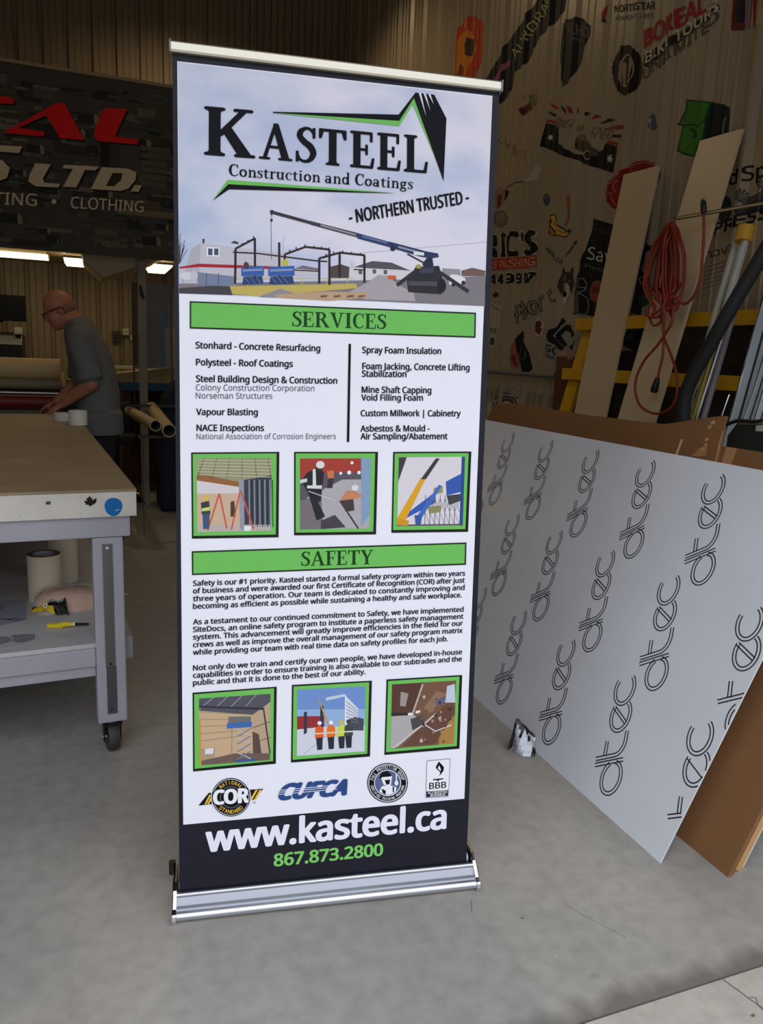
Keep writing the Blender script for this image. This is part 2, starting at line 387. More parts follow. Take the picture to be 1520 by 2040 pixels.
b = MB(); b.box(XL - .12, XW + .12, YJ - .3, YB + .15, ZC, ZC + .12, mat('dark_roof_liner', (70, 66, 60), .8)); structure(b.build('ceiling'))
b = MB(); q = DY - .2
b.box(XL, DOOR[0], q, DY, 0, ZC, M_wall); b.box(DOOR[1], XW, q, DY, 0, ZC, M_wall); b.box(DOOR[0], DOOR[1], q, DY, DOOR[2], ZC, M_wall)
structure(b.build('wall_front'))

# mezzanine at the rear: deck, its edge beam, the sloping bulkhead under it and its post
M_beige = mat('painted_steel_beige', (176, 158, 128), .5)
b = MB(); b.box(XL, 1.35, 7.2, YB, 2.26, 2.46, M_beige); b.box(XL, 1.35, 7.12, 7.2, 2.175, 2.46, M_beige); structure(b.build('ceiling_mezzanine', bevel=.006))
b = MB(); b.prism([(x, 7.3, zz) for x, zz in [(.0, 2.26), (.03, 2.13), (.178, 1.995), (.445, 2.10), (.80, 2.25), (.80, 2.26)]], (0, .55, 0), M_beige); structure(b.build('trim_1', bevel=.005))
b = MB(); b.box(.462, .530, 7.22, 7.29, 0, 2.15, mat('post_paint', (150, 140, 126), .6, var=.1, scale=5)); structure(b.build('trim_2', bevel=.004))

# ================================================================ roll-up banner stand
A0 = onZ(345, 1843, 0); B0 = onZ(954, 1775, 0)
U = (B0 - A0); WB = U.length; U.normalize(); N = U.cross(Vector((0, 0, 1))).normalized()   # N looks at the camera
LEAN = math.radians(4); UP = Vector((0, 0, 1)) * math.cos(LEAN) - N * math.sin(LEAN); NS = U.cross(UP)
SP = A0 - N * .05
bs = thing('roll_up_banner', 'tall roll-up banner stand printed for a construction and coatings firm', 'banner stand', A0 + U * WB / 2 - N * .08, math.atan2(U.y, U.x))
alu = mat('satin_aluminium', (205, 207, 214), .28, .9); alu2 = mat('grey_aluminium', (150, 153, 162), .38, .85); chrome = mat('chrome_plastic', (222, 222, 226), .10, 1)
def sweep(prof, x0, x1): return [A0 + U * x0 - N * d + Vector((0, 0, h)) for d, h in prof]
def bar(b, prof, x0, x1, m): b.prism([A0 + U * x0 - N * d + Vector((0, 0, h)) for d, h in prof], U * (x1 - x0), m)
b = MB()
nose = [(.006, .004), (.001, .008), (-.002, .014), (.0, .021), (.006, .026), (.013, .028)]
bar(b, nose + [(.03, .028), (.03, .004)], .006, WB - .006, alu)
b.build('front_lip', bs, smooth=50)
b = MB()
bar(b, [(.013, .004), (.013, .028), (.0155, .031), (.0185, .0315), (.019, .028), (.030, .0385), (.041, .050), (.041, .004)], .006, WB - .006, alu2)
bar(b, [(.0145, .0305), (.0145, .033), (.0225, .0345), (.0225, .031)], .006, WB - .006, mat('pale_aluminium', (190, 194, 204), .35, .7))
b.build('sloped_cover', bs, smooth=30)
b = MB()
bar(b, [(.038, .046), (.037, .052), (.041, .0565), (.046, .0555), (.047, .050), (.047, .042)], .006, WB - .006, alu)
b.build('slot_rail', bs, smooth=60)
b = MB()
bar(b, [(.062, .004), (.062, .045), (.07, .062), (.10, .071), (.135, .068), (.155, .05), (.16, .02), (.155, .004)], .012, WB - .012, alu2)
b.build('cassette', bs, smooth=50)
for x0, x1 in ((-.004, .008), (WB - .008, WB + .004)):
    b = MB(); bar(b, [(-.003, .0), (-.006, .014), (-.002, .026), (.012, .034), (.034, .052), (.045, .062), (.065, .074), (.12, .076), (.158, .062), (.168, .03), (.165, .0)], x0, x1, chrome)
    e = b.build('end_cap', bs, bevel=.003, label='chrome end cap')
b = MB(); b.box(0, .05, 0, .05, 0, .002, alu)
# sheet
def sheet(px, py):
    d = ray(px, py); return CAM + d * ((SP - CAM).dot(NS) / d.dot(NS))
M_black = ink(30, 30, 42, .5); M_white = ink(238, 238, 248, .5)
tl, tr, br_, bl_ = sheet(344, 100), sheet(993, 176), sheet(930.5, 1726), sheet(357, 1792)
su = lambda p: (p - SP).dot(U)
uL = .5 * (su(tl) + su(bl_)); uR = .5 * (su(tr) + su(br_)); vT = (sheet(668, 135) - SP).dot(UP); vB = .04
SPt = lambda u, v: SP + U * u + UP * v
b = MB(); b.prism([SPt(uL, vB), SPt(uR, vB), SPt(uR, vT), SPt(uL, vT)], -NS * .0008, M_black)
cv = Canvas(SP, NS, b, .00012, .00015)
exec_print = None
# --- the print on the sheet
G1 = ink(112, 192, 92); G2 = ink(14, 62, 22); K1 = mat('print_black', (14, 14, 22), .6, spec=.15); K2 = mat('print_charcoal', (26, 28, 38), .6, spec=.15)
wp = [(353, 122), (981, 191), (925, 1591), (365, 1643)]
cv.poly(wp, M_white, 1)
# header photograph: cloudy sky over a building site
msky = mat('printed_sky', (214, 212, 230), .55); n = msky.node_tree.nodes; l = msky.node_tree.links
t = n.new('ShaderNodeTexCoord'); mp = n.new('ShaderNodeMapping'); mp.inputs['Scale'].default_value = (2.2, 2.2, 4)
no = n.new('ShaderNodeTexNoise'); no.inputs['Scale'].default_value = 1.6; no.inputs['Detail'].default_value = 5
cr = n.new('ShaderNodeValToRGB'); e = cr.color_ramp.elements; e[0].position = .40; e[1].position = .58; e[0].color = lin((190, 197, 222)); e[1].color = lin((224, 220, 234))
l.new(t.outputs['Object'], mp.inputs[0]); l.new(mp.outputs[0], no.inputs['Vector']); l.new(no.outputs['Fac'], cr.inputs[0])
sx = n.new('ShaderNodeSeparateXYZ'); l.new(t.outputs['Object'], sx.inputs[0])
mr = n.new('ShaderNodeMapRange'); l.new(sx.outputs['X'], mr.inputs[0]); mr.inputs[1].default_value = -.40; mr.inputs[2].default_value = -.05; mr.inputs[3].default_value = .7; mr.inputs[4].default_value = 0
no2 = n.new('ShaderNodeTexNoise'); no2.inputs['Scale'].default_value = 5; no2.inputs['Detail'].default_value = 4; l.new(mp.outputs[0], no2.inputs['Vector'])
mu = n.new('ShaderNodeMath'); mu.operation = 'MULTIPLY'; l.new(mr.outputs[0], mu.inputs[0]); l.new(no2.outputs['Fac'], mu.inputs[1])
mx = n.new('ShaderNodeMixRGB'); l.new(mu.outputs[0], mx.inputs[0]); l.new(cr.outputs[0], mx.inputs[1]); mx.inputs[2].default_value = lin((120, 166, 208)); l.new(mx.outputs[0], n['Principled BSDF'].inputs['Base Color'])
cv.poly([(354.5, 124), (980, 193), (965, 611), (356, 585)], msky, 2)
z = zf(330, 380, 2.2687)
def P(pts, c, k=3): cv.poly(z(pts), ink(*c), k)
def Ln(pts, w, c, k=5): cv.line(z(pts), w / 2.2687, ink(*c), k)
P([(60, 460), (60, 420), (320, 415), (900, 405), (1100, 400), (1445, 385), (1442, 522)], (128, 122, 128), 3)           # ground
P([(60, 440), (240, 428), (330, 440), (300, 472), (60, 464)], (72, 66, 72), 4)
P([(95, 330), (118, 262), (158, 238), (560, 285), (568, 380), (560, 400), (70, 420), (62, 345)], (196, 194, 204), 4)   # warehouse
P([(118, 262), (158, 238), (150, 420), (70, 420)], (178, 176, 186), 5)
P([(62, 345), (150, 330), (560, 345), (560, 356), (150, 345), (62, 352)], (170, 36, 50), 6)
P([(186, 255), (244, 258), (242, 298), (186, 295)], (238, 238, 244), 6)
for x in (192, 219): P([(x, 261), (x + 20, 262), (x + 19, 292), (x, 291)], (74, 84, 110), 7)
P([(166, 218), (176, 218), (175, 238), (167, 238)], (70, 66, 72), 6); P([(294, 236), (310, 226), (330, 234), (328, 242)], (70, 66, 76), 6)
for k in range(16):                                                                                                      # bare shrub
    a = -PI / 2 + (k - 8) * .12; Ln([(62, 330), (62 + 48 * math.cos(a) * (.6 + .4 * random.random()) + 4, 330 + 140 * math.sin(a) * (.5 + .5 * random.random()))], 2.2, (70, 60, 62), 5)
cv.ell(z([(98, 385)])[0], 15, 8, ink(214, 214, 222), 7); cv.ell(z([(128, 382)])[0], 8, 9, ink(196, 196, 206), 8)
P([(84, 398), (140, 400), (140, 420), (84, 418)], (190, 190, 198), 6)
P([(144, 368), (312, 388), (310, 432), (146, 428)], (120, 130, 156), 5)
for x in (185, 240): Ln([(x, 372), (x - 2, 440)], 3, (70, 84, 130), 6)
# houses
P([(582, 352), (620, 340), (690, 352), (690, 385), (585, 385)], (198, 194, 204), 4); P([(582, 352), (620, 338), (692, 352), (690, 360)], (120, 110, 118), 5)
P([(740, 345), (790, 332), (830, 345), (828, 395), (745, 395)], (82, 70, 72), 4)
P([(830, 355), (905, 325), (1060, 345), (1105, 365), (1100, 402), (835, 402)], (214, 210, 216), 4)
P([(850, 345), (935, 318), (1020, 325), (1108, 362), (1060, 358), (905, 350)], (88, 82, 92), 5); P([(836, 322), (850, 322), (850, 352), (836, 352)], (206, 202, 208), 6)
for x, y in ((872, 358), (935, 355), (985, 358), (1025, 385)): P([(x, y), (x + 16, y + 1), (x + 16, y + 20), (x, y + 19)], (96, 92, 104), 6)
P([(1004, 382), (1040, 384), (1040, 402), (1004, 401)], (206, 96, 60), 7)
P([(1250, 350), (1330, 355), (1335, 392), (1250, 390)], (150, 148, 156), 4); P([(1335, 362), (1385, 348), (1445, 362), (1443, 386), (1338, 386)], (116, 92, 84), 4)
P([(1278, 392), (1290, 378), (1318, 380), (1354, 396), (1354, 420), (1282, 426)], (226, 226, 232), 6); cv.ell(z([(1300, 424)])[0], 4, 4, ink(40, 40, 46), 7); cv.ell(z([(1345, 416)])[0], 4, 4, ink(40, 40, 46), 7)
# foreground
P([(290, 432), (860, 420), (868, 440), (420, 478), (300, 466)], (196, 176, 96), 5)
P([(420, 478), (520, 442), (600, 470), (560, 486), (430, 482)], (148, 142, 146), 6)
P([(828, 458), (905, 418), (962, 380), (1000, 384), (1060, 430), (1120, 462), (1130, 500), (900, 492)], (170, 162, 168), 6)
P([(495, 470), (720, 455), (910, 460), (908, 484), (740, 498), (500, 484)], (190, 158, 130), 7)
for x in (700, 760, 820, 870): P([(x, 474), (x + 30, 471), (x + 30, 480), (x, 484)], (120, 92, 72), 8)
Ln([(310, 425), (318, 470)], 3, (210, 196, 60), 8); Ln([(370, 425), (368, 470)], 3, (210, 196, 60), 8)
Ln([(476, 392), (476, 452)], 3, (210, 196, 60), 8); Ln([(616, 392), (616, 452)], 3, (210, 196, 60), 8); Ln([(728, 392), (728, 450)], 3, (210, 196, 60), 8); Ln([(820, 396), (820, 445)], 3, (210, 196, 60), 8)
Ln([(312, 398), (860, 395)], 2, (206, 196, 110), 8)
# steel frames
ST = (48, 36, 40)
for a in ([(314, 420), (316, 262)], [(404, 418), (403, 214)], [(316, 262), (403, 216)], [(514, 396), (513, 234)], [(538, 330), (538, 288)], [(740, 426), (740, 266)], [(538, 288), (632, 254), (740, 266)],
          [(694, 420), (694, 306)], [(694, 306), (788, 280), (900, 292)], [(898, 415), (898, 292)], [(786, 395), (786, 284)]):
    Ln(a, 10 if len(a) == 2 and abs(a[0][0] - a[1][0]) < 8 else 9, ST, 8)
Ln([(304, 278), (420, 284), (690, 318), (730, 320)], 6, ST, 8); Ln([(565, 358), (690, 364)], 5, ST, 8); Ln([(850, 356), (898, 358)], 5, ST, 8)
for x, y in ((345, 246), (372, 232), (398, 214), (560, 276), (590, 264), (630, 252), (670, 258), (705, 262), (738, 266), (725, 294), (760, 284), (800, 280), (840, 286), (880, 290)): Ln([(x, y), (x, y - 9)], 5, ST, 8)
# lifts
for x0, w in ((342, 102), (464, 118)):
    P([(x0, 345), (x0 + w, 340), (x0 + w, 384), (x0, 386)], (54, 96, 170), 9); P([(x0 + 6, 356), (x0 + w - 6, 352), (x0 + w - 6, 362), (x0 + 6, 366)], (130, 150, 190), 10)
    P([(x0 + 10, 388), (x0 + w - 8, 386), (x0 + w - 2, 420), (x0 + 4, 424)], (46, 66, 116), 9)
    for k in range(3): Ln([(x0 + 14 + k * 26, 390), (x0 + 36 + k * 26, 418)], 3, (120, 126, 150), 10)
P([(352, 330), (362, 320), (376, 330), (374, 352), (358, 352)], (70, 66, 60), 10); P([(528, 318), (540, 308), (552, 318), (552, 336), (526, 336)], (196, 190, 50), 10)
# crane
P([(470, 92), (482, 86), (488, 92), (655, 138), (660, 154), (484, 106), (476, 112)], (58, 54, 60), 9)
P([(650, 136), (870, 192), (868, 212), (655, 154)], (64, 62, 72), 9); P([(868, 192), (1020, 234), (1014, 256), (866, 216)], (44, 60, 104), 9)
P([(1010, 230), (1040, 238), (1175, 274), (1230, 284), (1234, 300), (1200, 306), (1150, 298), (1012, 256)], (46, 56, 92), 9)
P([(700, 152), (860, 196), (860, 204), (700, 160)], (150, 150, 162), 10); P([(888, 202), (1000, 232), (1000, 240), (888, 210)], (104, 120, 160), 10); P([(1050, 250), (1150, 276), (1148, 284), (1050, 258)], (150, 156, 176), 10)
P([(1120, 274), (1168, 280), (1166, 294), (1120, 290)], (226, 226, 232), 11)
cv.ell(z([(1026, 262)])[0], 5, 5, ink(36, 40, 60), 10); Ln([(480, 110), (476, 140), (478, 310)], 2, (80, 76, 84), 9); P([(472, 128), (484, 128), (482, 140), (474, 140)], (50, 46, 52), 10)
Ln([(1092, 286), (1165, 325)], 7, (48, 48, 62), 9); P([(1160, 330), (1180, 304), (1205, 306), (1210, 340), (1165, 345)], (40, 44, 66), 9)
P([(1090, 405), (1130, 345), (1235, 340), (1252, 400), (1246, 468), (1096, 458)], (44, 42, 50), 10); P([(1096, 408), (1240, 412), (1236, 432), (1096, 428)], (78, 76, 84), 11); P([(1146, 350), (1210, 346), (1210, 372), (1146, 374)], (62, 66, 84), 11)
Ln([(1045, 428), (1130, 362)], 16, (50, 48, 58), 11); Ln([(1240, 370), (1368, 456)], 16, (50, 48, 58), 11)
cv.ell(z([(1246, 430)])[0], 9, 14, ink(30, 30, 36), 11); P([(1130, 338), (1144, 332), (1156, 340), (1150, 352), (1134, 352)], (170, 160, 60), 12)
Ln([(880, 282), (1450, 232)], 1.6, (150, 148, 160), 4); Ln([(534, 206), (530, 280)], 1.6, (160, 158, 168), 4)
# logo
z = zf(330, 80, 2.2687)
def P(pts, m, k=14): cv.poly(z(pts), m, k)
P([(488, 331), (1055, 389), (1116, 290), (1236, 578), (1240, 560), (1122, 258), (1052, 352)], G1, 14)
P([(485, 325), (1052, 338), (1130, 237), (1140, 262), (1256, 640), (1236, 570), (1121, 263), (1055, 366), (485, 330)], K1, 15)
P([(1128, 238), (1213, 248), (1268, 355), (1255, 640), (1212, 500), (1121, 264)], K1, 15)
for a in ([(1142, 238), (1153, 239), (1176, 346)], [(1164, 242), (1175, 243), (1195, 318)], [(1185, 245), (1196, 246), (1210, 291)]): P(a, ink(226, 222, 236), 16)
P([(216, 722), (280, 632), (1046, 692), (285, 660)], G1, 14); P([(212, 726), (283, 652), (1046, 694), (286, 675)], K1, 15)
halo = ink(240, 238, 246)
for ch, bl, br, h in (('K', (403.5, 308.5), (508.5, 316.5), 97), ('A', (515.5, 316.5), (582.5, 322), 73), ('S', (587, 323.5), (630, 327), 73), ('T', (633.5, 327.5), (691, 332.5), 72), ('E', (696, 333), (747, 337.5), 73), ('E', (750, 338), (799.5, 342), 74), ('L', (803, 342), (852, 346), 74)):
    cv.serif(ch, bl, br, (bl[0] + .3, bl[1] - h), K1, 16, .05, .022)
cv.serif('Construction and Coatings', (455, 350.5), (822, 377.5), (455, 326.5), K1, 16, .06, .012)
cv.text('- NORTHERN TRUSTED -', (696, 446), (935, 404.5), (692.5, 420), K1, 16, bold=.034)
# headings
def bar2(q, k=10):
    cv.poly(q, ink(22, 40, 24), k); c = (sum(p[0] for p in q) / 4, sum(p[1] for p in q) / 4)
    cv.poly([(p[0] + (3 if p[0] < c[0] else -3), p[1] + (3 if p[1] < c[1] - 0 and i < 2 else -3)) for i, p in enumerate(q)], G1, k + 1)
bar2([(378, 600), (948, 623), (947, 673), (378, 654.5)]); cv.serif('SERVICES', (581, 650.5), (769, 656), (581, 620), G2, 13, .04, .008)
bar2([(382, 1098), (929, 1080.5), (928, 1125), (382.5, 1145.5)]); cv.serif('SAFETY', (599, 1127.5), (743.5, 1123.5), (599, 1098.5), G2, 13, .03, .008)
z = zf(370, 590, 2.576)
def T(s, x0, y0, x1, y1, cap, m=K2, bold=.038, k=13):
    a, c = z([(x0, y0), (x1, y1)]); cv.text(s, a, c, (a[0], a[1] - cap / 2.576), m, k, bold=bold)
T('Stonhard - Concrete Resurfacing', 50, 268, 690, 284, 34); T('Polysteel - Roof Coatings', 52, 355, 550, 364, 34)
T('Steel Building Design & Construction', 52, 440, 777, 450, 34); T('Colony Construction Corporation', 52, 484, 660, 488, 31, ink(84, 86, 100), -.004); T('Norseman Structures', 52, 526, 444, 527, 31, ink(84, 86, 100), -.004)
T('Vapour Blasting', 53, 610, 370, 611, 33); T('NACE Inspections', 55, 692, 402, 692, 33); T('National Association of Corrosion Engineers', 55, 734, 770, 733, 29, ink(84, 86, 100), -.004)
T('Spray Foam Insulation', 905, 292, 1310, 298, 33); T('Foam Jacking, Concrete Lifting', 905, 375, 1456, 382, 33); T('Stabilization', 903, 414, 1132, 416, 33)
T('Mine Shaft Capping', 902, 496, 1260, 499, 33); T('Void Filling Foam', 900, 536, 1217, 537, 32); T('Custom Millwork | Cabinetry', 897, 616, 1410, 617, 32)
T('Asbestos & Mould -', 896, 695, 1252, 694, 32); T('Air Sampling/Abatement', 896, 735, 1343, 734, 32)
cv.poly([(694.3, 685), (699, 685.2), (695.5, 880.5), (690.8, 880.3)], K1, 13)
z = zf(370, 1070, 2.576)
for s, y0, x1, y1 in (('Safety is our #1 priority. Kasteel started a formal safety program within two years', 250, 1433, 197), ('of business and were awarded our first Certificate of Recognition (COR) after just', 289, 1431, 233),
    ('three years of operation. Our team is dedicated to constantly improving and', 329, 1430, 270), ('becoming as efficient as possible while sustaining a healthy and safe workplace.', 368, 1416, 308),
    ('As a testament to our continued commitment to Safety, we have implemented', 448, 1425, 382), ('SiteDocs, an online safety program to institute a paperless safety management', 487, 1424, 418),
    ('system. This advancement will greatly improve efficiencies in the field for our', 526, 1422, 453), ('crews as well as improve the overall management of our safety program matrix', 565, 1420, 490),
    ('while providing our team with real time data on safety profiles for each job.', 604, 1345, 533), ('Not only do we train and certify our own people, we have developed in-house', 684, 1417, 600),
    ('capabilities in order to ensure training is also available to our subtrades and the', 722, 1416, 636), ('public and that it is done to the best of our ability.', 760, 922, 702)):
    T(s, 37, y0, x1, y1, 27, K2, .040)
# framed pictures
def pic(z, outer, inner):
    cv.poly(z(outer), ink(20, 26, 22), 10); c = (sum(p[0] for p in outer) / 4, sum(p[1] for p in outer) / 4)
    cv.poly(z([(p[0] + (8 if p[0] < c[0] else -14), p[1] + (8 if p[1] < c[1] else -14)) for p in outer]), G1, 11)
    o = [Vector(p) for p in inner]
    def at(u, v): return tuple((o[0] * (1 - u) + o[1] * u) * (1 - v) + (o[3] * (1 - u) + o[2] * u) * v)
    def p(pts, c, k=13): cv.poly(z([at(*q) for q in pts]), ink(*c), k)
    def ln(pts, w, c, k=14): cv.line(z([at(*q) for q in pts]), w, ink(*c), k)
    p([(0, 0), (1, 0), (1, 1), (0, 1)], (150, 140, 132), 12)
    return p, ln
z = zf(370, 880, 2.576)
p, ln = pic(z, [(28, 55), (480, 52), (476, 490), (32, 497)], [(57, 85), (440, 83), (438, 455), (60, 463)])      # room being framed
p([(0, 0), (1, 0), (1, .25), (.62, .36), (0, .22)], (150, 150, 118)); p([(0, .2), (.62, .34), (.62, .42), (0, .32)], (150, 100, 62)); p([(0, .3), (.6, .4), (.6, .48), (0, .48)], (214, 206, 208))
p([(0, .48), (.62, .48), (.62, .95), (0, .98)], (206, 176, 152)); p([(.62, .30), (1, .24), (1, 1), (.62, 1)], (62, 66, 78)); p([(0, .9), (1, .92), (1, 1), (0, 1)], (190, 176, 172))
for k in range(6): ln([(0, .02 + k * .04), (1, .02 + k * .045 + .02)], 1, (214, 206, 180)); ln([(.1 + k * .17, 0), (k * .2, .28)], 1.2, (92, 86, 66))
for k in range(5): ln([(.70 + k * .07, .3), (.71 + k * .07, .95)], 2.6, (140, 146, 160)); ln([(.735 + k * .07, .3), (.745 + k * .07, .95)], 1.6, (34, 36, 44))
for a, c in (((.30, .48), (.14, .98)), ((.30, .48), (.40, .96)), ((.58, .45), (.46, .98)), ((.59, .45), (.76, .97))): ln([a, c], 3, (202, 92, 66), 16)
p([(.56, .30), (.63, .30), (.64, .98), (.58, .98)], (150, 152, 164), 15); p([(.05, .60), (.16, .58), (.18, .76), (.06, .76)], (60, 64, 62), 16); p([(.06, .68), (.17, .66), (.17, .71), (.06, .72)], (206, 216, 120), 17); p([(.07, .76), (.17, .75), (.16, .96), (.08, .96)], (62, 88, 120), 16); p([(.09, .52), (.16, .52), (.16, .57), (.09, .57)], (214, 190, 60), 17)
p([(.63, .93), (.73, .93), (.72, 1), (.64, 1)], (232, 232, 236), 17); p([(.45, .6), (.50, .58), (.52, .8), (.45, .8)], (70, 66, 50), 15)
p, ln = pic(z, [(556, 52), (986, 52), (976, 475), (556, 480)], [(586, 86), (950, 85), (942, 444), (586, 450)])   # floor crew
p([(0, 0), (1, 0), (1, .25), (0, .3)], (166, 62, 52)); p([(0, .28), (.45, .2), (.9, .2), (.9, .42), (0, .6)], (92, 84, 96)); p([(.1, .55), (.6, .3), (1, .3), (1, 1), (.1, 1)], (176, 170, 176)); p([(0, .6), (.3, .5), (.34, 1), (0, 1)], (120, 112, 116))
p([(.86, 0), (1, 0), (1, .8), (.88, .98)], (134, 158, 190), 14); p([(.3, .88), (.5, .8), (.66, .98), (.3, 1)], (70, 66, 74), 14); ln([(.58, .62), (.84, 1)], 3, (48, 44, 52))
p([(.02, .32), (.1, .2), (.26, .12), (.34, .2), (.31, .48), (.30, .6), (.26, .62), (.36, .82), (.24, .88), (.12, .5)], (40, 40, 48), 16); p([(.18, .15), (.22, .15), (.23, .38), (.18, .38)], (214, 222, 214), 17); p([(.1, .38), (.31, .38), (.31, .43), (.1, .42)], (214, 222, 214), 17); p([(.0, .3), (.1, .28), (.1, .33), (0, .35)], (206, 214, 206), 17)
cv.ell(z([(690, 118)])[0], 8.5, 7.5, ink(222, 220, 224), 17); cv.ell(z([(690, 132)])[0], 6, 7, ink(60, 50, 50), 16); ln([(.12, .46), (.5, .6)], 1.6, (206, 206, 212), 18)
p([(.58, .58), (.66, .46), (.78, .46), (.9, .54), (.78, .58), (.7, .62)], (200, 132, 96), 16); p([(.56, .6), (.76, .58), (.78, .74), (.66, .76)], (70, 60, 62), 16); cv.ell(z([(868, 236)])[0], 7, 6, ink(220, 220, 226), 17)
p([(.38, .18), (.48, .17), (.48, .28), (.40, .3)], (206, 120, 80), 16); p([(.40, .28), (.48, .28), (.46, .42), (.38, .42)], (60, 52, 60), 16)
for x, y, r in ((.58, .21, 3), (.7, .2, 4), (.84, .2, 3.5), (.74, .06, 3)): cv.ell(z([(586 + 360 * x, 86 + 360 * y)])[0], r, r, ink(244, 240, 250), 17)
p, ln = pic(z, [(1064, 52), (1465, 50), (1448, 462), (1055, 467)], [(1093, 80), (1432, 77), (1420, 430), (1084, 434)])  # cranes and steel tower
p([(0, 0), (1, 0), (1, 1), (0, 1)], (220, 214, 222)); p([(0, 0), (.12, 0), (0, .35)], (66, 62, 66), 14)
p([(.72, .36), (1, .22), (1, .5), (.74, .56)], (54, 92, 176), 14); p([(.08, .86), (.55, .52), (.58, .66), (.1, .9)], (54, 92, 176), 14); p([(.95, 0), (1, 0), (1, 1), (.95, 1)], (44, 74, 140), 15)
p([(.0, .88), (.34, .30), (.42, .30), (.12, .92)], (224, 164, 40), 16); p([(.34, .32), (.56, .02), (.62, .02), (.42, .32)], (62, 58, 60), 16); p([(0, .88), (.18, .92), (.16, .99), (0, .98)], (214, 150, 34), 17)
p([(.28, .88), (.62, .40), (.66, .42), (.36, .90)], (66, 110, 190), 16); p([(.26, .84), (.38, .84), (.36, .98), (.28, .98)], (58, 92, 160), 16)
for k in range(7):
    x = .42 + k * .075; ln([(x, .55), (x, .99)], 1.3, (96, 96, 108)); ln([(x, .6), (x + .075, .8)], 1, (120, 118, 126)); ln([(x + .075, .6), (x, .8)], 1, (120, 118, 126)); ln([(x, .8), (x + .075, .98)], 1, (120, 118, 126))
p([(.54, .45), (.68, .42), (.68, .52), (.54, .55)], (150, 150, 96), 15); p([(.46, .72), (.66, .70), (.66, .8), (.48, .82)], (140, 140, 92), 15)
p([(.74, .56), (.95, .54), (.95, .64), (.78, .7)], (70, 66, 74), 15); ln([(0, .985), (1, .985)], 3, (86, 84, 90), 17)
z = zf(370, 1330, 2.576)
p, ln = pic(z, [(35, 128), (467, 97), (462, 492), (38, 532)], [(68, 158), (435, 133), (432, 472), (70, 500)])     # hall with lift
p([(0, 0), (1, 0), (1, .2), (.75, .3), (0, .18)], (84, 84, 94)); p([(0, .18), (.75, .3), (.75, .9), (0, 1)], (200, 170, 136)); p([(.75, .3), (1, .12), (1, 1), (.75, .95)], (186, 162, 136)); p([(0, .94), (.5, .86), (1, .9), (1, 1), (0, 1)], (112, 92, 84), 14)
for k in range(5): ln([(.02, .2 + k * .11), (.62, .28 + k * .08)], 1.2, (150, 128, 104))
for k in range(4): ln([(.2 + k * .2, 0), (k * .22, .16)], 1.4, (160, 162, 172))
ln([(.46, .45), (.46, .9)], 1.2, (140, 116, 96)); ln([(.9, .2), (1, .9)], 3, (70, 62, 62)); ln([(0, .12), (.9, .22)], 4, (50, 52, 62)); ln([(.74, .5), (1, .42)], 1.6, (110, 92, 80)); ln([(.78, .72), (1, .66)], 1.6, (110, 92, 80))
p([(.02, .76), (.22, .74), (.22, .98), (.02, .98)], (176, 150, 122), 14); p([(.08, .76), (.2, .75), (.2, .84), (.08, .84)], (220, 222, 228), 15); p([(0, .3), (.02, .3), (.03, 1), (0, 1)], (206, 150, 50), 15)
p([(.39, .40), (.74, .40), (.74, .48), (.39, .48)], (66, 106, 176), 17); p([(.41, .30), (.73, .32), (.73, .40), (.41, .40)], (112, 112, 108), 16)
for k in range(4): y = .5 + k * .115; ln([(.53, y), (.73, y + .115)], 2.2, (186, 188, 198), 17); ln([(.73, y), (.53, y + .115)], 2.2, (120, 126, 146), 17)
p([(.52, .96), (.8, .96), (.8, 1), (.52, 1)], (60, 92, 150), 17); p([(.75, .55), (.84, .6), (.88, .9), (.76, .9)], (92, 74, 66), 14)
p, ln = pic(z, [(545, 88), (955, 66), (945, 455), (540, 486)], [(572, 113), (922, 94), (917, 428), (570, 452)])   # crew by steel frame
p([(0, 0), (1, 0), (1, .6), (0, .6)], (112, 146, 204)); p([(0, .3), (1, .35), (1, .62), (0, .6)], (150, 178, 220)); p([(0, .58), (1, .6), (1, 1), (0, 1)], (210, 214, 226)); p([(0, .40), (.40, .42), (.40, .58), (0, .60)], (150, 50, 52), 14)
for x in (.10, .34): p([(x, .26 if x > .2 else .34), (x + .045, .26 if x > .2 else .34), (x + .045, .66), (x, .68)], (50, 56, 72), 15)
p([(.42, .14), (.70, .10), (.70, .14), (.42, .19)], (196, 206, 222), 15); p([(.70, .12), (.90, .34), (.90, .58), (.70, .56)], (214, 220, 232), 15)
for k in range(6): ln([(.70, .2 + k * .06), (.9, .38 + k * .035)], 1.2, (120, 130, 150), 16)
ln([(.71, .12), (.71, .58)], 2, (236, 238, 244), 16); ln([(.32, .18), (.47, .58)], 2.5, (214, 150, 50), 15)
for x, c, h in ((.33, (230, 96, 44), (236, 236, 236)), (.50, (232, 116, 40), (240, 240, 240)), (.655, (206, 214, 70), (226, 190, 50)), (.76, (66, 70, 76), (60, 60, 66))):
    p([(x - .06, .60), (x, .555), (x + .06, .60), (x + .065, .74), (x - .065, .75)], c, 17); p([(x - .05, .74), (x + .05, .74), (x + .045, .93), (x - .03, .93)], (44, 46, 56), 16); p([(x - .06, .67), (x + .06, .67), (x + .06, .69), (x - .06, .69)], (222, 224, 180), 18)
    cv.ell(z([(572 + 346 * x, 108 - 16 * x + 340 * .53)])[0], 4.3, 4, ink(*h), 18)
p([(.74, .5), (.86, .46), (.98, .50), (.98, .68), (.76, .66)], (74, 78, 88), 16); ln([(.42, .72), (.10, .98)], 1, (150, 156, 176), 14)
p, ln = pic(z, [(1030, 60), (1418, 37), (1404, 415), (1019, 447)], [(1058, 85), (1387, 65), (1376, 388), (1050, 415)])  # pipe blasting
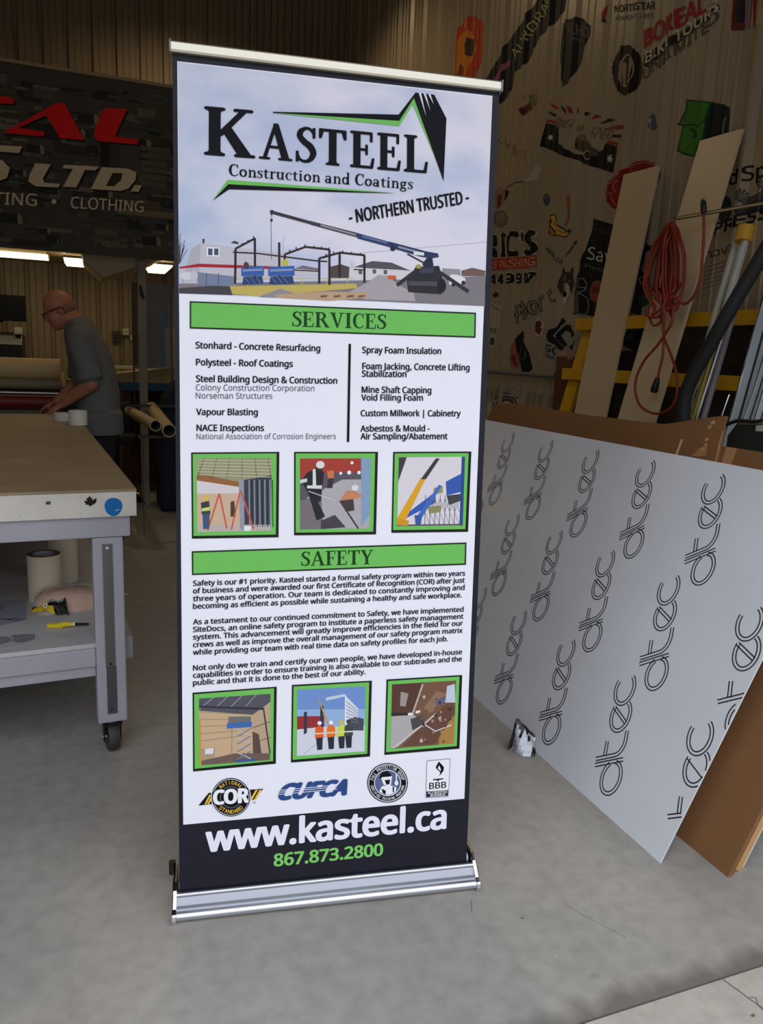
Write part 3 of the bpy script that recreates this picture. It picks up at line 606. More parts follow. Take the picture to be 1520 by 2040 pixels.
p([(0, 0), (1, 0), (1, 1), (0, 1)], (120, 86, 66)); p([(0, 0), (.5, 0), (.3, .5), (0, .46)], (88, 58, 50)); p([(0, .5), (.34, .48), (.5, .66), (.12, .98), (0, 1)], (176, 172, 172), 14); p([(.14, .12), (.26, .16), (.22, .36), (.13, .34)], (160, 148, 144), 14)
p([(.5, .66), (.95, .3), (1, .5), (.7, .98), (.2, .98)], (104, 70, 58), 15); p([(.76, .72), (1, .55), (1, 1), (.76, 1)], (170, 128, 70), 14); p([(.5, .4), (.7, .14), (.86, .2), (.64, .48)], (140, 112, 90), 15)
p([(.86, .08), (.98, .05), (1, .35), (.84, .34)], (196, 204, 222), 15); p([(.68, .3), (.82, .24), (.84, .34), (.7, .38)], (96, 96, 130), 16); ln([(.48, .02), (.32, .52)], 3.4, (190, 176, 170), 16); ln([(.04, .99), (.56, .62), (.7, .5)], 3, (206, 200, 198), 17); ln([(.52, .66), (.7, .78), (.95, .7)], 2, (222, 220, 222), 17)
p([(.0, .44), (.3, .47), (.3, .5), (0, .49)], (46, 44, 50), 16); p([(.26, .46), (.33, .46), (.33, .50), (.26, .50)], (232, 230, 234), 18); p([(.38, .44), (.45, .43), (.45, .47), (.38, .48)], (232, 230, 234), 18); p([(.3, .56), (.55, .5), (.5, .66), (.34, .74)], (74, 74, 74), 16)
for k in range(60):
    u, v = .05 + .9 * random.random(), .05 + .9 * random.random(); s = .015 + .03 * random.random(); c = random.choice([(70, 48, 42), (160, 130, 104), (190, 178, 168), (110, 84, 70)])
    if v > u * .2 + .1 and u > .45: p([(u, v), (u + s, v - s * .4), (u + s * 1.3, v + s), (u + s * .2, v + s)], c, 18)
# certificates along the foot
yel = ink(236, 196, 74); wht = ink(240, 240, 246); nav = ink(44, 74, 132)
c = (232, 663)
P2 = lambda pts, m, k=14: cv.poly(z(pts), m, k)
P2([(66, 706), (118, 642), (398, 620), (352, 676)], K1, 12)
for x in (98, 112): P2([(x - 2, 700), (x + 22, 652), (x + 32, 651), (x + 8, 699)], yel, 13)
for x in (332, 352): P2([(x - 2, 676), (x + 26, 626), (x + 38, 625), (x + 10, 675)], yel, 13)
cv.ell(z([c])[0], 40, 39.5, wht, 14); cv.ell(z([c])[0], 38.5, 38.5, K1, 15); cv.ell(z([c])[0], 36.5, 36.5, wht, 16); cv.ell(z([c])[0], 35.5, 35.5, K1, 17)
cc = z([c])[0]; cv.ell(cc, 22, 22, ink(96, 98, 110), 18); cv.ell(cc, 20, 20, K1, 19)
def arctext(s, c, r, a0, a1, h, m, k, flip=False):
    for i, ch in enumerate(s):
        a = math.radians(a0 + (a1 - a0) * (i + .5) / len(s)); w = abs(math.radians(a1 - a0)) * r / len(s) * .82
        if ch == ' ': continue
        o = Vector((c[0] + r * math.cos(a), c[1] - r * math.sin(a))); t = Vector((math.sin(a), math.cos(a))) * (-1 if flip else 1); up = Vector((math.cos(a), -math.sin(a))) * (-1 if flip else 1)
        if ch in 'I1': w *= .35
        b0 = o - t * w / 2; cv.text(ch, tuple(b0), tuple(b0 + t * w), tuple(b0 + up * h), m, k, bold=.02, res=2)
arctext('NATIONAL', cc, 25.5, 140, 40, 7.5, yel, 20); arctext('STANDARD', cc, 32.5, -140, -40, 7.5, yel, 20, True)
for k2, m2, o2, kk in ((0, K1, 1.6, 20), (0, wht, 0, 22)):
    cv.text('COR', (424 - o2, 1602 + o2), (496 + o2, 1597 + o2), (424 - o2, 1574 - o2), m2, kk, bold=.075)
cv.text('TM', (503, 1600), (509, 1599.5), (503, 1596.5), K2, 20)
a, c2 = z([(470, 678), (826, 650)]); cv.text('CUFCA', a, c2, (a[0] + 6, a[1] - 31), nav, 14, bold=.10, shear=.25)
for dy in (.36, .50, .62): cv.line([(a[0] + 2, a[1] - 31 * dy), (c2[0] - 20, c2[1] - 31 * dy)], 1.2, M_white, 16)
fc = z([(1035, 590)])[0]
cv.ell(fc, 40.5, 39.5, K1, 14); cv.ell(fc, 38.5, 37.5, wht, 15); cv.ell(fc, 37, 36, K1, 16); cv.ell(fc, 27, 26.5, wht, 17); cv.ell(fc, 25.5, 25, ink(88, 104, 140), 18)
arctext('FALL PROTECTION GROUP', fc, 28.5, 170, 10, 6.5, wht, 19); arctext('CERTIFIED TRAINING PROVIDER', fc, 34, -172, -8, 5, wht, 19, True)
P2([(992, 634), (1004, 608), (1040, 598), (1080, 612), (1078, 634), (1060, 646), (1036, 652), (1012, 646)], wht, 20); P2([(1000, 560), (1028, 532), (1058, 552), (1052, 600), (1015, 600)], wht, 20)
P2([(990, 566), (1005, 535), (1035, 528), (1058, 552), (1040, 560)], K1, 21); P2([(1004, 560), (1052, 556), (1050, 566), (1008, 572)], wht, 22); P2([(1020, 575), (1048, 572), (1044, 596), (1028, 598)], K1, 21); P2([(1076, 545), (1082, 545), (1084, 590), (1078, 590)], wht, 22); cv.ell(z([(1080, 590)])[0], 3.5, 5, wht, 22)
P2([(1004, 618), (1026, 630), (1024, 648), (1010, 642)], K1, 22); P2([(1060, 608), (1068, 610), (1068, 636), (1062, 640)], K1, 22)
P2([(1236, 476), (1358, 465), (1347, 660), (1231, 667)], ink(120, 122, 132), 13); P2([(1238, 479), (1355, 468), (1345, 657), (1233, 664)], wht, 14)
P2([(1298, 480), (1324, 508), (1322, 528), (1300, 556), (1305, 536), (1282, 514), (1284, 504)], K1, 15); P2([(1300, 500), (1308, 520), (1306, 530), (1292, 515)], wht, 16)
P2([(1268, 570), (1322, 566), (1320, 572), (1300, 574), (1298, 580), (1290, 581), (1288, 575), (1268, 577)], K1, 15)
a, c2 = z([(1248, 622), (1336, 615)]); cv.text('BBB', a, c2, (a[0], a[1] - 12.5), K1, 15, bold=.03)
P2([(1234, 634), (1346, 626), (1344, 656), (1234, 663)], K1, 15)
a, c2 = z([(1240, 648), (1341, 641)]); cv.text('ACCREDITED', a, c2, (a[0], a[1] - 4.6), wht, 16, bold=.03); a, c2 = z([(1254, 660), (1332, 655)]); cv.text('BUSINESS', a, c2, (a[0], a[1] - 4.4), wht, 16, bold=.03)
cv.text('www.kasteel.ca', (409, 1697.5), (889, 1650), (409, 1646), ink(236, 236, 248), 3, bold=.048, res=5)
cv.text('867.873.2800', (545, 1726), (763, 1703.5), (545, 1701.5), ink(126, 204, 102), 3, bold=.048, res=5)
b.build('printed_sheet', bs, fix=False)
# top rail and pole
uA, uB = su(sheet(341, 98)), su(sheet(995.5, 172)); v0 = (sheet(668, 145) - SP).dot(UP); v1 = (sheet(668, 124) - SP).dot(UP)
b = MB(); pr = [(.002, v0), (.010, v0), (.0125, v0 + .004), (.0125, v1 - .004), (.009, v1), (-.006, v1), (-.010, v1 - .004), (-.010, v0), (-.002, v0)]
b.prism([SPt(uA, v) + NS * d for d, v in pr], U * (uB - uA), mat('warm_aluminium', (206, 200, 184), .34, .75)); b.build('top_rail', bs, smooth=30)
for uu in (uA - .004, uB):
    b = MB(); b.prism([SPt(uu, v) + NS * d for d, v in [(-.013, v0 - .003), (.015, v0 - .003), (.016, v1 + .001), (-.013, v1 + .003)]], U * .004, mat('grey_plastic', (120, 120, 124), .4)); b.build('rail_cap', bs, bevel=.001)
b = MB(); b.tube([SPt(WB / 2, .07) - NS * .05, SPt(WB / 2, v1 - .01) - NS * .016], .009, alu, 14); b.build('support_pole', bs, smooth=40)
for x0 in (.10, WB - .20):
    b = MB(); b.prism([A0 + U * x0 - N * d + Vector((0, 0, h)) for d, h in [(.03, 0), (.19, 0), (.19, .006), (.03, .006)]], U * .03, mat('black_plastic', (28, 28, 30), .5)); b.build('foot', bs, bevel=.002)
# twisted end hardware seen at the left end
b = MB(); o = A0 - N * .10 + U * (-.006)
b.tube([o + Vector((0, 0, .074)), o + Vector((0, 0, .108))], .009, mat('dark_bolt', (60, 48, 42), .35, .8), 10); b.build('latch_pin', bs, smooth=40)

# ================================================================ dtec sheet and the cardboard behind it
D2 = Vector((.427, 0, .904)).normalized(); DN = Vector((-D2.z, 0, D2.x))       # up the sheet, and out of its face
O1 = Vector((1.524, 1.557, 0)); ED = Vector((0, 1, 0))
Lp, Hp = 2.24, 1.222
cut = [(0, 0), (Lp, 0), (Lp, Hp - .09), (Lp - .045, Hp), (0, Hp)]
mfilm = mat('grey_protective_film', (224, 228, 236), .27, var=.02, scale=3)
b = MB(); b.prism([O1 + ED * u + D2 * v for u, v in cut], -DN * .004, mfilm)
inkd = mat('film_print', (38, 40, 48), .5)
def pl(u, v, k=1): return O1 + ED * u + D2 * v + DN * (.0003 * k)
SD = Vector((.156, .363)) / 3.9; HD = Vector((.0645, -.0500))
def dline(c0, pts, w=.0042):
    Q = [Vector(c0) + SD * (s - 1.95) + HD * (h - .6) for s, h in pts]
    for side in (-1, 1):
        L = len(Q); A = []
        for i in range(L):
            t = (Q[min(i + 1, L - 1)] - Q[max(i - 1, 0)]).normalized(); A.append(Q[i] + Vector((-t.y, t.x)) * .0056 * side)
        for q in _rib([(p.x, p.y) for p in A], [w] * L, 1):
            if all(0 <= p[0] <= Lp and 0 <= p[1] <= Hp for p in q): b.poly([pl(*p) for p in q], inkd)
def arc(cx, cy, r, a0, a1, n=22): return [(cx + r * math.cos(math.radians(a0 + (a1 - a0) * i / n)), cy + r * math.sin(math.radians(a0 + (a1 - a0) * i / n))) for i in range(n + 1)]
def logo(u, v):
    c = (u, v)
    dline(c, arc(.5, .5, .5, 20, 345)); dline(c, [(1.02, 0), (1.02, .5), (1.02, 1.5)])
    dline(c, [(1.22, 1.5), (1.22, .9)] + arc(1.70, .5, .48, 180, 262, 12) + [(1.95, .01)]); dline(c, [(1.26, 1.02), (1.75, 1.02)])
    dline(c, [(2.22, .16), (2.86, .9)]); dline(c, arc(2.52, .5, .5, 48, 318, 24))
    dline(c, arc(3.42, .5, .5, 48, 316, 24))
for u0, v in ((.062, .985), (.041, .607), (.018, .236)):
    for k in range(-1, 8): logo(u0 + .349 * k, v)
o = b.build('printed_sheet', fix=False)
tag(o, 'large grey sheet printed with dtec logos leaning at the right', 'sheet')
card = mat('brown_cardboard', (128, 88, 52), .8, var=.05, scale=3); card2 = mat('cardboard_edge', (120, 78, 44), .85); tan = mat('tan_board', (190, 148, 98), .75)
O2 = Vector((1.668, 1.444, 0))
def lean_sheet(u0, u1, v0, v1, d, th, m, extra=None):      # d: distance behind the cardboard face
    b = MB(); pts = extra or [(u0, v0), (u1, v0), (u1, v1), (u0, v1)]
    q = O2 - DN * d
    b.prism([q + ED * u + D2 * v - Vector((0, 0, 0)) for u, v in pts], -DN * th, m); return b
def drop(d): return max(0, (d * DN.z * 1.0) / D2.z * 1.0)
# front carton: closed face with folded flaps at its near end
r0 = thing('cardboard_carton', 'long flat brown carton standing directly behind the printed grey sheet', 'carton', O2)
lean_sheet(0, 2.52, 0, 1.265, 0, .012, card).build('face_panel', r0, bevel=.002)
b = MB(); q = O2 - DN * .013
for k in range(2):
    b.prism([q + ED * (.004 + .012 * k) + D2 * .0 - DN * .009 * k + Vector((0, 0, .002 + .006 * k)), q + ED * 2.5 - DN * .009 * k + Vector((0, 0, .002 + .006 * k)), q + ED * 2.5 + D2 * 1.25 - DN * .009 * k, q + ED * (.004 + .012 * k) + D2 * 1.25 - DN * .009 * k], -DN * .008, card2 if k else card)
b.build('flap', r0, bevel=.002)
r1 = lean_sheet(.012, 2.45, .022, 1.262, .032, .024, tan).build('cardboard_carton', bevel=.003)
tag(r1, 'tan carton sandwiched between the brown carton and the white foam board', 'carton')
o = lean_sheet(.022, 2.4, .032, 1.24, .058, .016, mat('white_foam_board', (226, 228, 230), .7, var=.03, scale=30, bump=.6)).build('foam_board', bevel=.002)
tag(o, 'white foam board with ragged edge behind the cartons', 'board')
# torn carton with a raised lid in front of the carton's upper edge
fl = [(.715, 1.12), (2.50, 1.10), (2.505, 1.30), (2.3, 1.318), (1.6, 1.308), (1.09, 1.314), (.96, 1.345), (.86, 1.368), (.796, 1.378), (.792, 1.35), (.776, 1.32), (.766, 1.28), (.752, 1.24), (.742, 1.20), (.728, 1.17)]
b = MB(); q = O2 + DN * .004; b.prism([q + ED * u + D2 * v for u, v in fl], DN * .01, card)
for u0, v0, u1, v1 in ((.935, 1.15, .952, 1.262),):
    b.prism([q + DN * .0102 + ED * a + D2 * c for a, c in ((u0, v0), (u0 + .012, v0), (u1 + .012, v1), (u1, v1))], DN * .0006, mat('tape_strip', (206, 176, 140), .4))
b.prism([q + DN * .0102 + ED * a + D2 * c for a, c in ((.80, 1.21), (.87, 1.20), (.85, 1.235), (.82, 1.255))], DN * .0006, mat('torn_paper', (170, 124, 80), .8))
tp = mat('torn_paper_pale', (186, 150, 112), .8)
for a, c, w in ((.845, 1.345, .012), (.850, 1.325, .009), (.835, 1.275, .010), (.828, 1.255, .008), (.832, 1.235, .009)):
    b.prism([q + DN * .0102 + ED * (a + w * math.cos(t)) + D2 * (c + w * .9 * math.sin(t)) for t in (0, 1.2, 2.3, 3.6, 5.0)], DN * .0008, tp)
b.prism([q + DN * .0102 + ED * a + D2 * c for a, c in ((.716, 1.12), (.729, 1.17), (.743, 1.20), (.753, 1.24), (.767, 1.28), (.777, 1.32), (.781, 1.32), (.771, 1.27), (.757, 1.23), (.748, 1.20), (.735, 1.165), (.724, 1.12))], DN * .0006, tp)
o = b.build('cardboard_carton', bevel=0)
tag(o, 'torn upper cardboard flap sticking up above the printed grey sheet', 'carton')
b = MB(); b.prism([O2 + DN * .0005 + ED * a + D2 * c for a, c in ((.672, 1.12), (.712, 1.12), (.742, 1.262), (.692, 1.264))], DN * .001, mat('kraft_tape', (176, 132, 92), .45))
b.build('tape', r0, label='pale kraft tape strip')

# crumpled foil bag at the foot of the sheet
rb = random.Random(5)
b = MB(); foil = mat('silver_foil', (206, 210, 220), .4, .15); dk = mat('black_bag_print', (26, 26, 30), .4)
nx, nz = 9, 9; vs = []; o0 = Vector((1.446, 2.292, 0)); du = Vector((.055, -.092, 0))
for side in (0, 1):
    for j in range(nz + 1):
        for i in range(nx + 1):
            s, t = i / nx, j / nz; w = .026 * math.sin(PI * s) * (1 - t) * (1 if side else -1)
            wob = .006 * math.sin(7 * s + 5 * t + 2 * side) + rb.uniform(-1, 1) * .0025
            p = o0 + du * (s * (1 - .25 * t) + .08 * t) + Vector((.8, .5, 0)).normalized() * (w + wob + .028 * t) + Vector((0, 0, max(.001, .108 * t * (1 - .38 * s) + rb.uniform(-1, 1) * .002 * (t > 0))))
            vs.append(p)
n1 = (nx + 1) * (nz + 1)
for side in (0, 1):
    for j in range(nz):
        for i in range(nx):
            a = side * n1 + j * (nx + 1) + i
            m = dk if (j >= nz - 1 or i < 1 or (i >= nx - 1 and j < 4) or (j in (5, 6) and i in (3, 6)) or (j == 7 and i in (2, 3, 5))) else foil
            b.add([vs[a], vs[a + 1], vs[a + nx + 2], vs[a + nx + 1]], [(0, 1, 2, 3)], m)
f0 = o0 + du * .22 - Vector((.004, .004, 0))
b.prism([f0 + Vector((-.01, .012, 0)), f0 + Vector((-.028, .0, .004)), f0 + Vector((-.016, .0, .062)), f0 + Vector((.006, .008, .058))], (.004, .006, 0), dk)
o = b.build('crumpled_bag', smooth=35); tag(o, 'crumpled silver and black foil bag on the floor by the printed sheet', 'bag')

# ================================================================ rolling work table on the left
TF = Vector((.152, 2.64, 0)); ta = math.atan2(.216, 3.04)                      # front right corner; long side runs back and slightly left
tb = thing('work_table', 'heavy white and grey rolling work table with a brown top', 'table', TF, ta)
TM = Matrix.Translation(TF) @ Matrix.Rotation(ta, 4, 'Z')                      # local: -x along the front, +y to the rear
lay = mat('grey_table_paint', (168, 166, 176), .5, var=.03, scale=5); wmel = mat('scuffed_white_board', (214, 208, 198), .5, var=.04, scale=12)
hb = mat('brown_hardboard_top', (146, 126, 98), .55, var=.07, scale=4)
TW, TL = 1.5, 3.06
b = MB(TM); b.box(-TW, 0.0, 0, TL, .944, .953, hb); b.build('tabletop', tb, bevel=.0015)
b = MB(TM); b.box(-TW, -.002, .0, .05, .862, .9438, wmel); b.box(-TW, -.002, TL - .05, TL, .862, .9438, wmel); b.box(-.055, -.002, .05, TL - .05, .862, .9438, wmel); b.box(-TW, -TW + .05, .05, TL - .05, .862, .9438, wmel)
scf = mat('scuff_marks', (128, 120, 112), .7)
for k in range(22):
    x, zz = -rb.random() * .42 - .02, .866 + rb.random() ** 2 * .07; w, h = rb.uniform(.001, .007), rb.uniform(.0005, .0014)
    b.box(x, x + w, -.0004, .0005, zz, zz + h, scf)
b.build('edge_board', tb, bevel=.0015)
b = MB(TM); b.box(-TW + .03, -.022, .014, .06, .79, .861, lay); b.box(-TW + .03, -.022, TL - .06, TL - .014, .79, .861, lay); b.box(-.07, -.022, .06, TL - .06, .79, .861, lay); b.box(-TW + .03, -TW + .08, .06, TL - .06, .79, .861, lay); b.build('apron', tb, bevel=.003)
def leg(x, y, s):
    b = MB(TM); b.box(x - .098, x, y, y + .07, .12, .789, lay); o = b.build('leg', tb, bevel=.006)
    b = MB(TM); st = mat('steel_strip', (118, 118, 120), .35, .7)
    b.box(x - .068, x - .036, y - .003, y + .0, .33, .765, st); b.box(x - .066, x - .034, y - .003, y + .0, .155, .329, mat('dark_steel_strip', (96, 95, 98), .4, .6))
    for zz, c in ((.752, (220, 220, 225)), (.34, (40, 40, 42)), (.172, (50, 50, 52))): b.lathe([(0, 0), (.005, 0), (.004, .002), (0, .002)], (x - .052, y - .003, zz), (0, -1, 0), ink(*c, .3), 10)
    if s: b.build('steel_strip', o, label='bare steel strip screwed to leg')
    b = MB(TM); c = Vector((x - .05, y + .04, 0)); blk = mat('caster_rubber', (58, 56, 54), .6)
    b.lathe([(.012, -.019), (.048, -.019), (.052, -.012), (.052, .012), (.048, .019), (.012, .019)], c + Vector((0, 0, .0525)), (1, .12, 0), blk, 28); w = b.build('caster', tb, smooth=40)
    b = MB(TM); fk = mat('caster_fork', (44, 42, 42), .4, .6)
    for s2 in (-1, 1): b.prism([c + Vector((s2 * .026, dy, zz)) for dy, zz in ((-.018, .04), (.018, .04), (.03, .108), (-.03, .108))], (.004 * s2, 0, 0), fk)
    b.box(c.x - .032, c.x + .032, c.y - .032, c.y + .032, .106, .112, fk); b.lathe([(.026, 0), (.026, .008), (0, .008)], c + Vector((0, 0, .111)), (0, 0, 1), mat('caster_brass', (150, 136, 96), .35, .8), 18); b.lathe([(.006, -.034), (.006, .034)], c + Vector((0, 0, .0525)), (1, 0, 0), mat('axle', (190, 190, 190), .3, .9), 10)
    b.build('fork', w)
leg(-.045, .02, True); leg(-.045, TL - .09, False); leg(-TW + .14, .02, False); leg(-TW + .14, TL - .09, False)
shelfm = mat('grey_shelf_board', (190, 188, 190), .45, var=.05, scale=3)
b = MB(TM); b.box(-TW + .1, -.05, .03, TL - .03, .40, .416, shelfm); b.build('shelf', tb, bevel=.001)
b = MB(TM); b.box(-TW + .14, -.144, .022, .06, .335, .3995, lay); b.box(-TW + .14, -.144, .034, .06, .295, .3345, lay); b.box(-.05, -.012, .10, TL - .1, .32, .40, lay); b.build('shelf_rail', tb, bevel=.003)
# stickers stuck on the edge board
def onfront(name, pts, m, label):                 # px outline traced on the table's front face
    nrm = TM.to_3x3() @ Vector((0, -1, 0)); b = MB(); c = Canvas(TM @ Vector((0, -.0006, 0)), nrm, b, .0003, .0003)
    for q, mm, k in pts: c.poly(q, mm, k)
    return b.build(name, tb, fix=False, label=label)
zt = zf(0, 930, 3.4)
leaf = [(570, 240), (575, 228), (590, 232), (584, 208), (596, 214), (606, 195), (616, 212), (626, 208), (622, 228), (640, 218), (655, 208), (650, 225), (656, 232), (640, 250), (618, 262), (604, 268), (602, 258), (578, 254), (582, 246)]
onfront('sticker', [(zt(leaf), ink(34, 26, 26), 1)], 0, 'black maple leaf sticker')
e1 = [(708 + 60 + 60 * math.cos(a) * (1 - .12 * math.sin(a)), 272 + 62 * math.sin(a)) for a in [2 * PI * k / 28 for k in range(28)]]
onfront('sticker', [(zt(e1), ink(26, 110, 178), 1), (zt([(778, 294), (806, 286), (806, 291), (780, 299)]), ink(190, 210, 230), 2)], 0, 'bright blue oval sticker')
onfront('sticker', [(zt([(310, 240), (322, 234), (342, 234), (342, 254), (312, 255)]), ink(44, 40, 40), 1), (zt([(320, 240), (340, 239), (340, 246), (318, 247)]), ink(60, 120, 90), 2)], 0, 'tiny dark green sticker')

ZS, ZT = .416, .953
ST = lambda px, py, zz=ZS: onZ(px, py, zz)
cream = mat('cream_tape', (216, 204, 178), .6); core = mat('tape_core', (196, 190, 206), .6); tend = mat('tape_end', (136, 110, 88), .7)
def tape(name, c, r, h, rc, label, m=cream, end=tend, group=None):
    t = thing(name, label, 'tape', c, 0, group); b = MB()
    b.lathe([(rc + .003, 0), (r, 0), (r, h), (rc + .003, h), (rc + .003, 0)], c, (0, 0, 1), m, 40)
    i = b.mi(end); n = 40
    for k in range(len(b.f)):
        if 2 * n <= k < 3 * n: b.m[k] = i
    b.build('wound_tape', t, smooth=40)
    b = MB(); b.lathe([(rc, 0), (rc + .003, 0), (rc + .003, h + .001), (rc, h + .001), (rc, 0)], c, (0, 0, 1), core, 32); b.build('core', t, smooth=40)
c1 = ST(91, 1192); tape('tape_roll', c1, .062, .185, .037, 'short wide roll of cream transfer tape in front on the table shelf')
c2 = ST(128, 1156); tape('tape_roll', c2, .058, .36, .037, 'taller cream transfer tape roll behind the short roll on the shelf')
c3 = ST(156, 846, ZT); tape('tape_roll', c3, .052, .085, .040, 'taller white tape roll near the far right corner of the tabletop', mat('white_tape', (224, 220, 210), .5), mat('white_tape_end', (196, 188, 176), .6))
c4 = ST(131, 838, ZT); tape('tape_roll', c4, .070, .048, .045, 'flat low white tape roll lying just left of the taller one on the tabletop', mat('white_tape', (224, 220, 210), .5), mat('white_tape_end', (196, 188, 176), .6))
# clear plastic package of pink-brown stock and the printed wrapper on it
rb = random.Random(11)
def blob(cx, cy, rx, ry, h, m, n=26, k=8, rough=.12, M=None):
    b = MB(M); vs = []; fs = []
    for j in range(k + 1):
        t = j / k * PI / 2
        for i in range(n):
            a = 2 * PI * i / n; w = 1 + rough * rb.uniform(-1, 1)
            e = 4; ca, sa = math.cos(a), math.sin(a); q = (abs(ca) ** e + abs(sa) ** e) ** (-1 / e)
            vs.append((cx + rx * ca * q * math.cos(t) ** .5 * w if j < k else cx, cy + ry * sa * q * math.cos(t) ** .5 * w if j < k else cy, h * math.sin(t) * (1 + rough * .8 * rb.uniform(-1, 1) * (j > 0))))
    for j in range(k):
        for i in range(n): fs.append((j * n + i, j * n + (i + 1) % n, (j + 1) * n + (i + 1) % n, (j + 1) * n + i))
    fs.append(list(range(n))[::-1]); b.add(vs, fs, m); return b
pc = ST(128, 1218); pm = Matrix.Translation(pc) @ Matrix.Rotation(.15, 4, 'Z')
pk = thing('plastic_package', 'crinkled clear bag of pinkish brown paper stock on the table shelf', 'package', pc, .15)
blob(0.02, .06, .12, .075, .072, mat('kraft_stock', (208, 152, 112), .7, var=.08, scale=30), M=pm, rough=.03).build('paper_stock', pk, smooth=50)
film = mat('clear_film', (255, 255, 255), .12, alpha=.22)
blob(0.02, .06, .132, .086, .082, film, M=pm, rough=.06).build('film_bag', pk, smooth=20)
b = MB(); wy = mat('yellow_wrapper', (222, 196, 30), .35); wk = mat('black_wrapper', (30, 28, 26), .3)
ww = [onY(x, y, pc.y - .02) for x, y in ((58, 1208), (72, 1204), (92, 1200), (108, 1196), (128, 1190), (134, 1202), (138, 1222), (118, 1226), (104, 1216), (84, 1215), (62, 1214))]
NW = 14; vs = []
for j in range(4):
    for i in range(NW + 1):
        s = i / NW; t = j / 3
        top = onY(58 + 72 * s, 1209 - 20 * s + 3 * math.sin(s * 9), pc.y - .01); bot = onY(60 + 78 * s, 1214 + 12 * s + 3 * math.sin(s * 12), pc.y - .05)
        p = top.lerp(bot, t); p.z += rb.uniform(-.003, .003); p.y += rb.uniform(-.006, .006) - .01 * math.sin(PI * t); vs.append(p)
for j in range(3):
    for i in range(NW):
        a = j * (NW + 1) + i; m = wk if i > 8 or (i > 6 and j == 0) or (j == 0 and i in (1, 2)) else wy
        b.add([vs[a], vs[a + 1], vs[a + NW + 2], vs[a + NW + 1]], [(0, 1, 2, 3)], m)
for cx_, cy_ in ((90, 1207),):
    q = onY(cx_, cy_, pc.y - .062); b.lathe([(0, 0), (.007, 0), (.007, .001), (0, .001)], q, (0, -1, .3), ink(235, 235, 230), 16); b.lathe([(0, 0), (.0035, 0), (.0035, .001), (0, .001)], q + Vector((0, -.0012, .0004)), (0, -1, .3), ink(20, 20, 20), 12)
o = b.build('candy_wrapper', fix=False); tag(o, 'yellow and black foil wrapper lying on the clear plastic bag', 'wrapper')
b = MB(); k0, k1 = ST(94, 1252), ST(166, 1249); kd = (k1 - k0).normalized()
b.prism([k0 + Vector((0, 0, .002)), k0 + kd * .05 + Vector((0, -.008, .002)), k0 + kd * .062 + Vector((0, .008, .002)), k0 + kd * .01 + Vector((0, .016, .002))], (0, 0, .014), wy)
b.tube([k0 + kd * .035 + Vector((0, 0, .011)), k0 + kd * .06 + Vector((0, 0, .013)), k0 + kd * .088 + Vector((0, 0, .012))], [.007, .010, .007], wy, 10); b.tube([k0 + kd * .088 + Vector((0, 0, .012)), k0 + kd * .094 + Vector((0, 0, .012))], .0075, ink(230, 230, 228), 10)
b.tube([k0 + kd * .094 + Vector((0, 0, .012)), k0 + kd * .14 + Vector((0, .002, .010))], [.005, .004], ink(24, 24, 26), 8)
o = b.build('hobby_knife', smooth=30); tag(o, 'yellow handled hobby knife with black tip on the table shelf', 'knife')
def flat(name, px, zz, m, label, cat, ink_draw=None, th=.0008):
    b = MB(); b.prism([ST(x, y, zz) for x, y in px], (0, 0, th), m)
    if ink_draw: ink_draw(Canvas((0, 0, zz + th), (0, 0, 1), b, .0002, .0003))
    o = b.build(name, fix=True); tag(o, label, cat); return o
def dr1(c):
    z5 = zf(0, 1040, 5.63); g = ink(112, 110, 118)
    for q in ([(-60, 1340), (20, 1370), (70, 1340), (110, 1310), (140, 1275), (250, 1265), (395, 1262), (380, 1310), (300, 1340), (200, 1350), (140, 1330), (70, 1290), (0, 1290)], [(150, 1310), (200, 1285), (260, 1285), (300, 1300), (250, 1325), (190, 1330)]): c.line(z5(q), 1.2, g, 2, True)
    c.poly(z5([(0, 1300), (70, 1295), (140, 1330), (90, 1350), (20, 1368), (-40, 1350)]), ink(136, 134, 142), 1); c.poly(z5([(140, 1280), (250, 1268), (392, 1264), (375, 1310), (300, 1338), (200, 1345), (150, 1325)]), ink(136, 134, 142), 1)
flat('template_sheet', [(-60, 1308), (79, 1277), (70, 1263), (-60, 1278)], ZS, mat('grey_paper', (176, 174, 180), .7), 'grey sheet with cut letter outlines at the front of the table shelf', 'paper', dr1)
def dr2(c):
    z5 = zf(0, 1040, 5.63); g = ink(60, 60, 70)
    c.line(z5([(-30, 1080), (60, 1090), (180, 1110), (270, 1090), (180, 1082), (80, 1088)]), 1.3, g, 1)
    for k in range(14): x = rb.uniform(-10, 80); y = rb.uniform(935, 1025); c.line(z5([(x, y), (x + rb.uniform(4, 14), y - rb.uniform(-5, 8))]), 1.0, g, 1)
flat('drawing_paper', [(-70, 1262), (54, 1236), (50, 1195), (-60, 1195)], ZS, mat('blue_grey_paper', (150, 154, 168), .7), 'pale blue paper with pencilled marks at the left of the table shelf', 'paper', dr2)
flat('paper_offcut', [(150, 1212), (178, 1180), (256, 1183), (236, 1190)], ZS + .0, mat('white_offcut', (206, 200, 190), .7), 'white paper offcut poking out past the right table leg', 'paper')
o = MB(); o.tube([ST(120, 1184) + Vector((0, 0, .004)), ST(140, 1183) + Vector((0, 0, .007)), ST(156, 1187) + Vector((0, 0, .004)), ST(180, 1184) + Vector((0, 0, .003))], .003, mat('brown_cord', (86, 62, 44), .7), 8)
tag(o.build('twine', smooth=40), 'thin dark brown twine lying behind the short tape roll', 'twine')

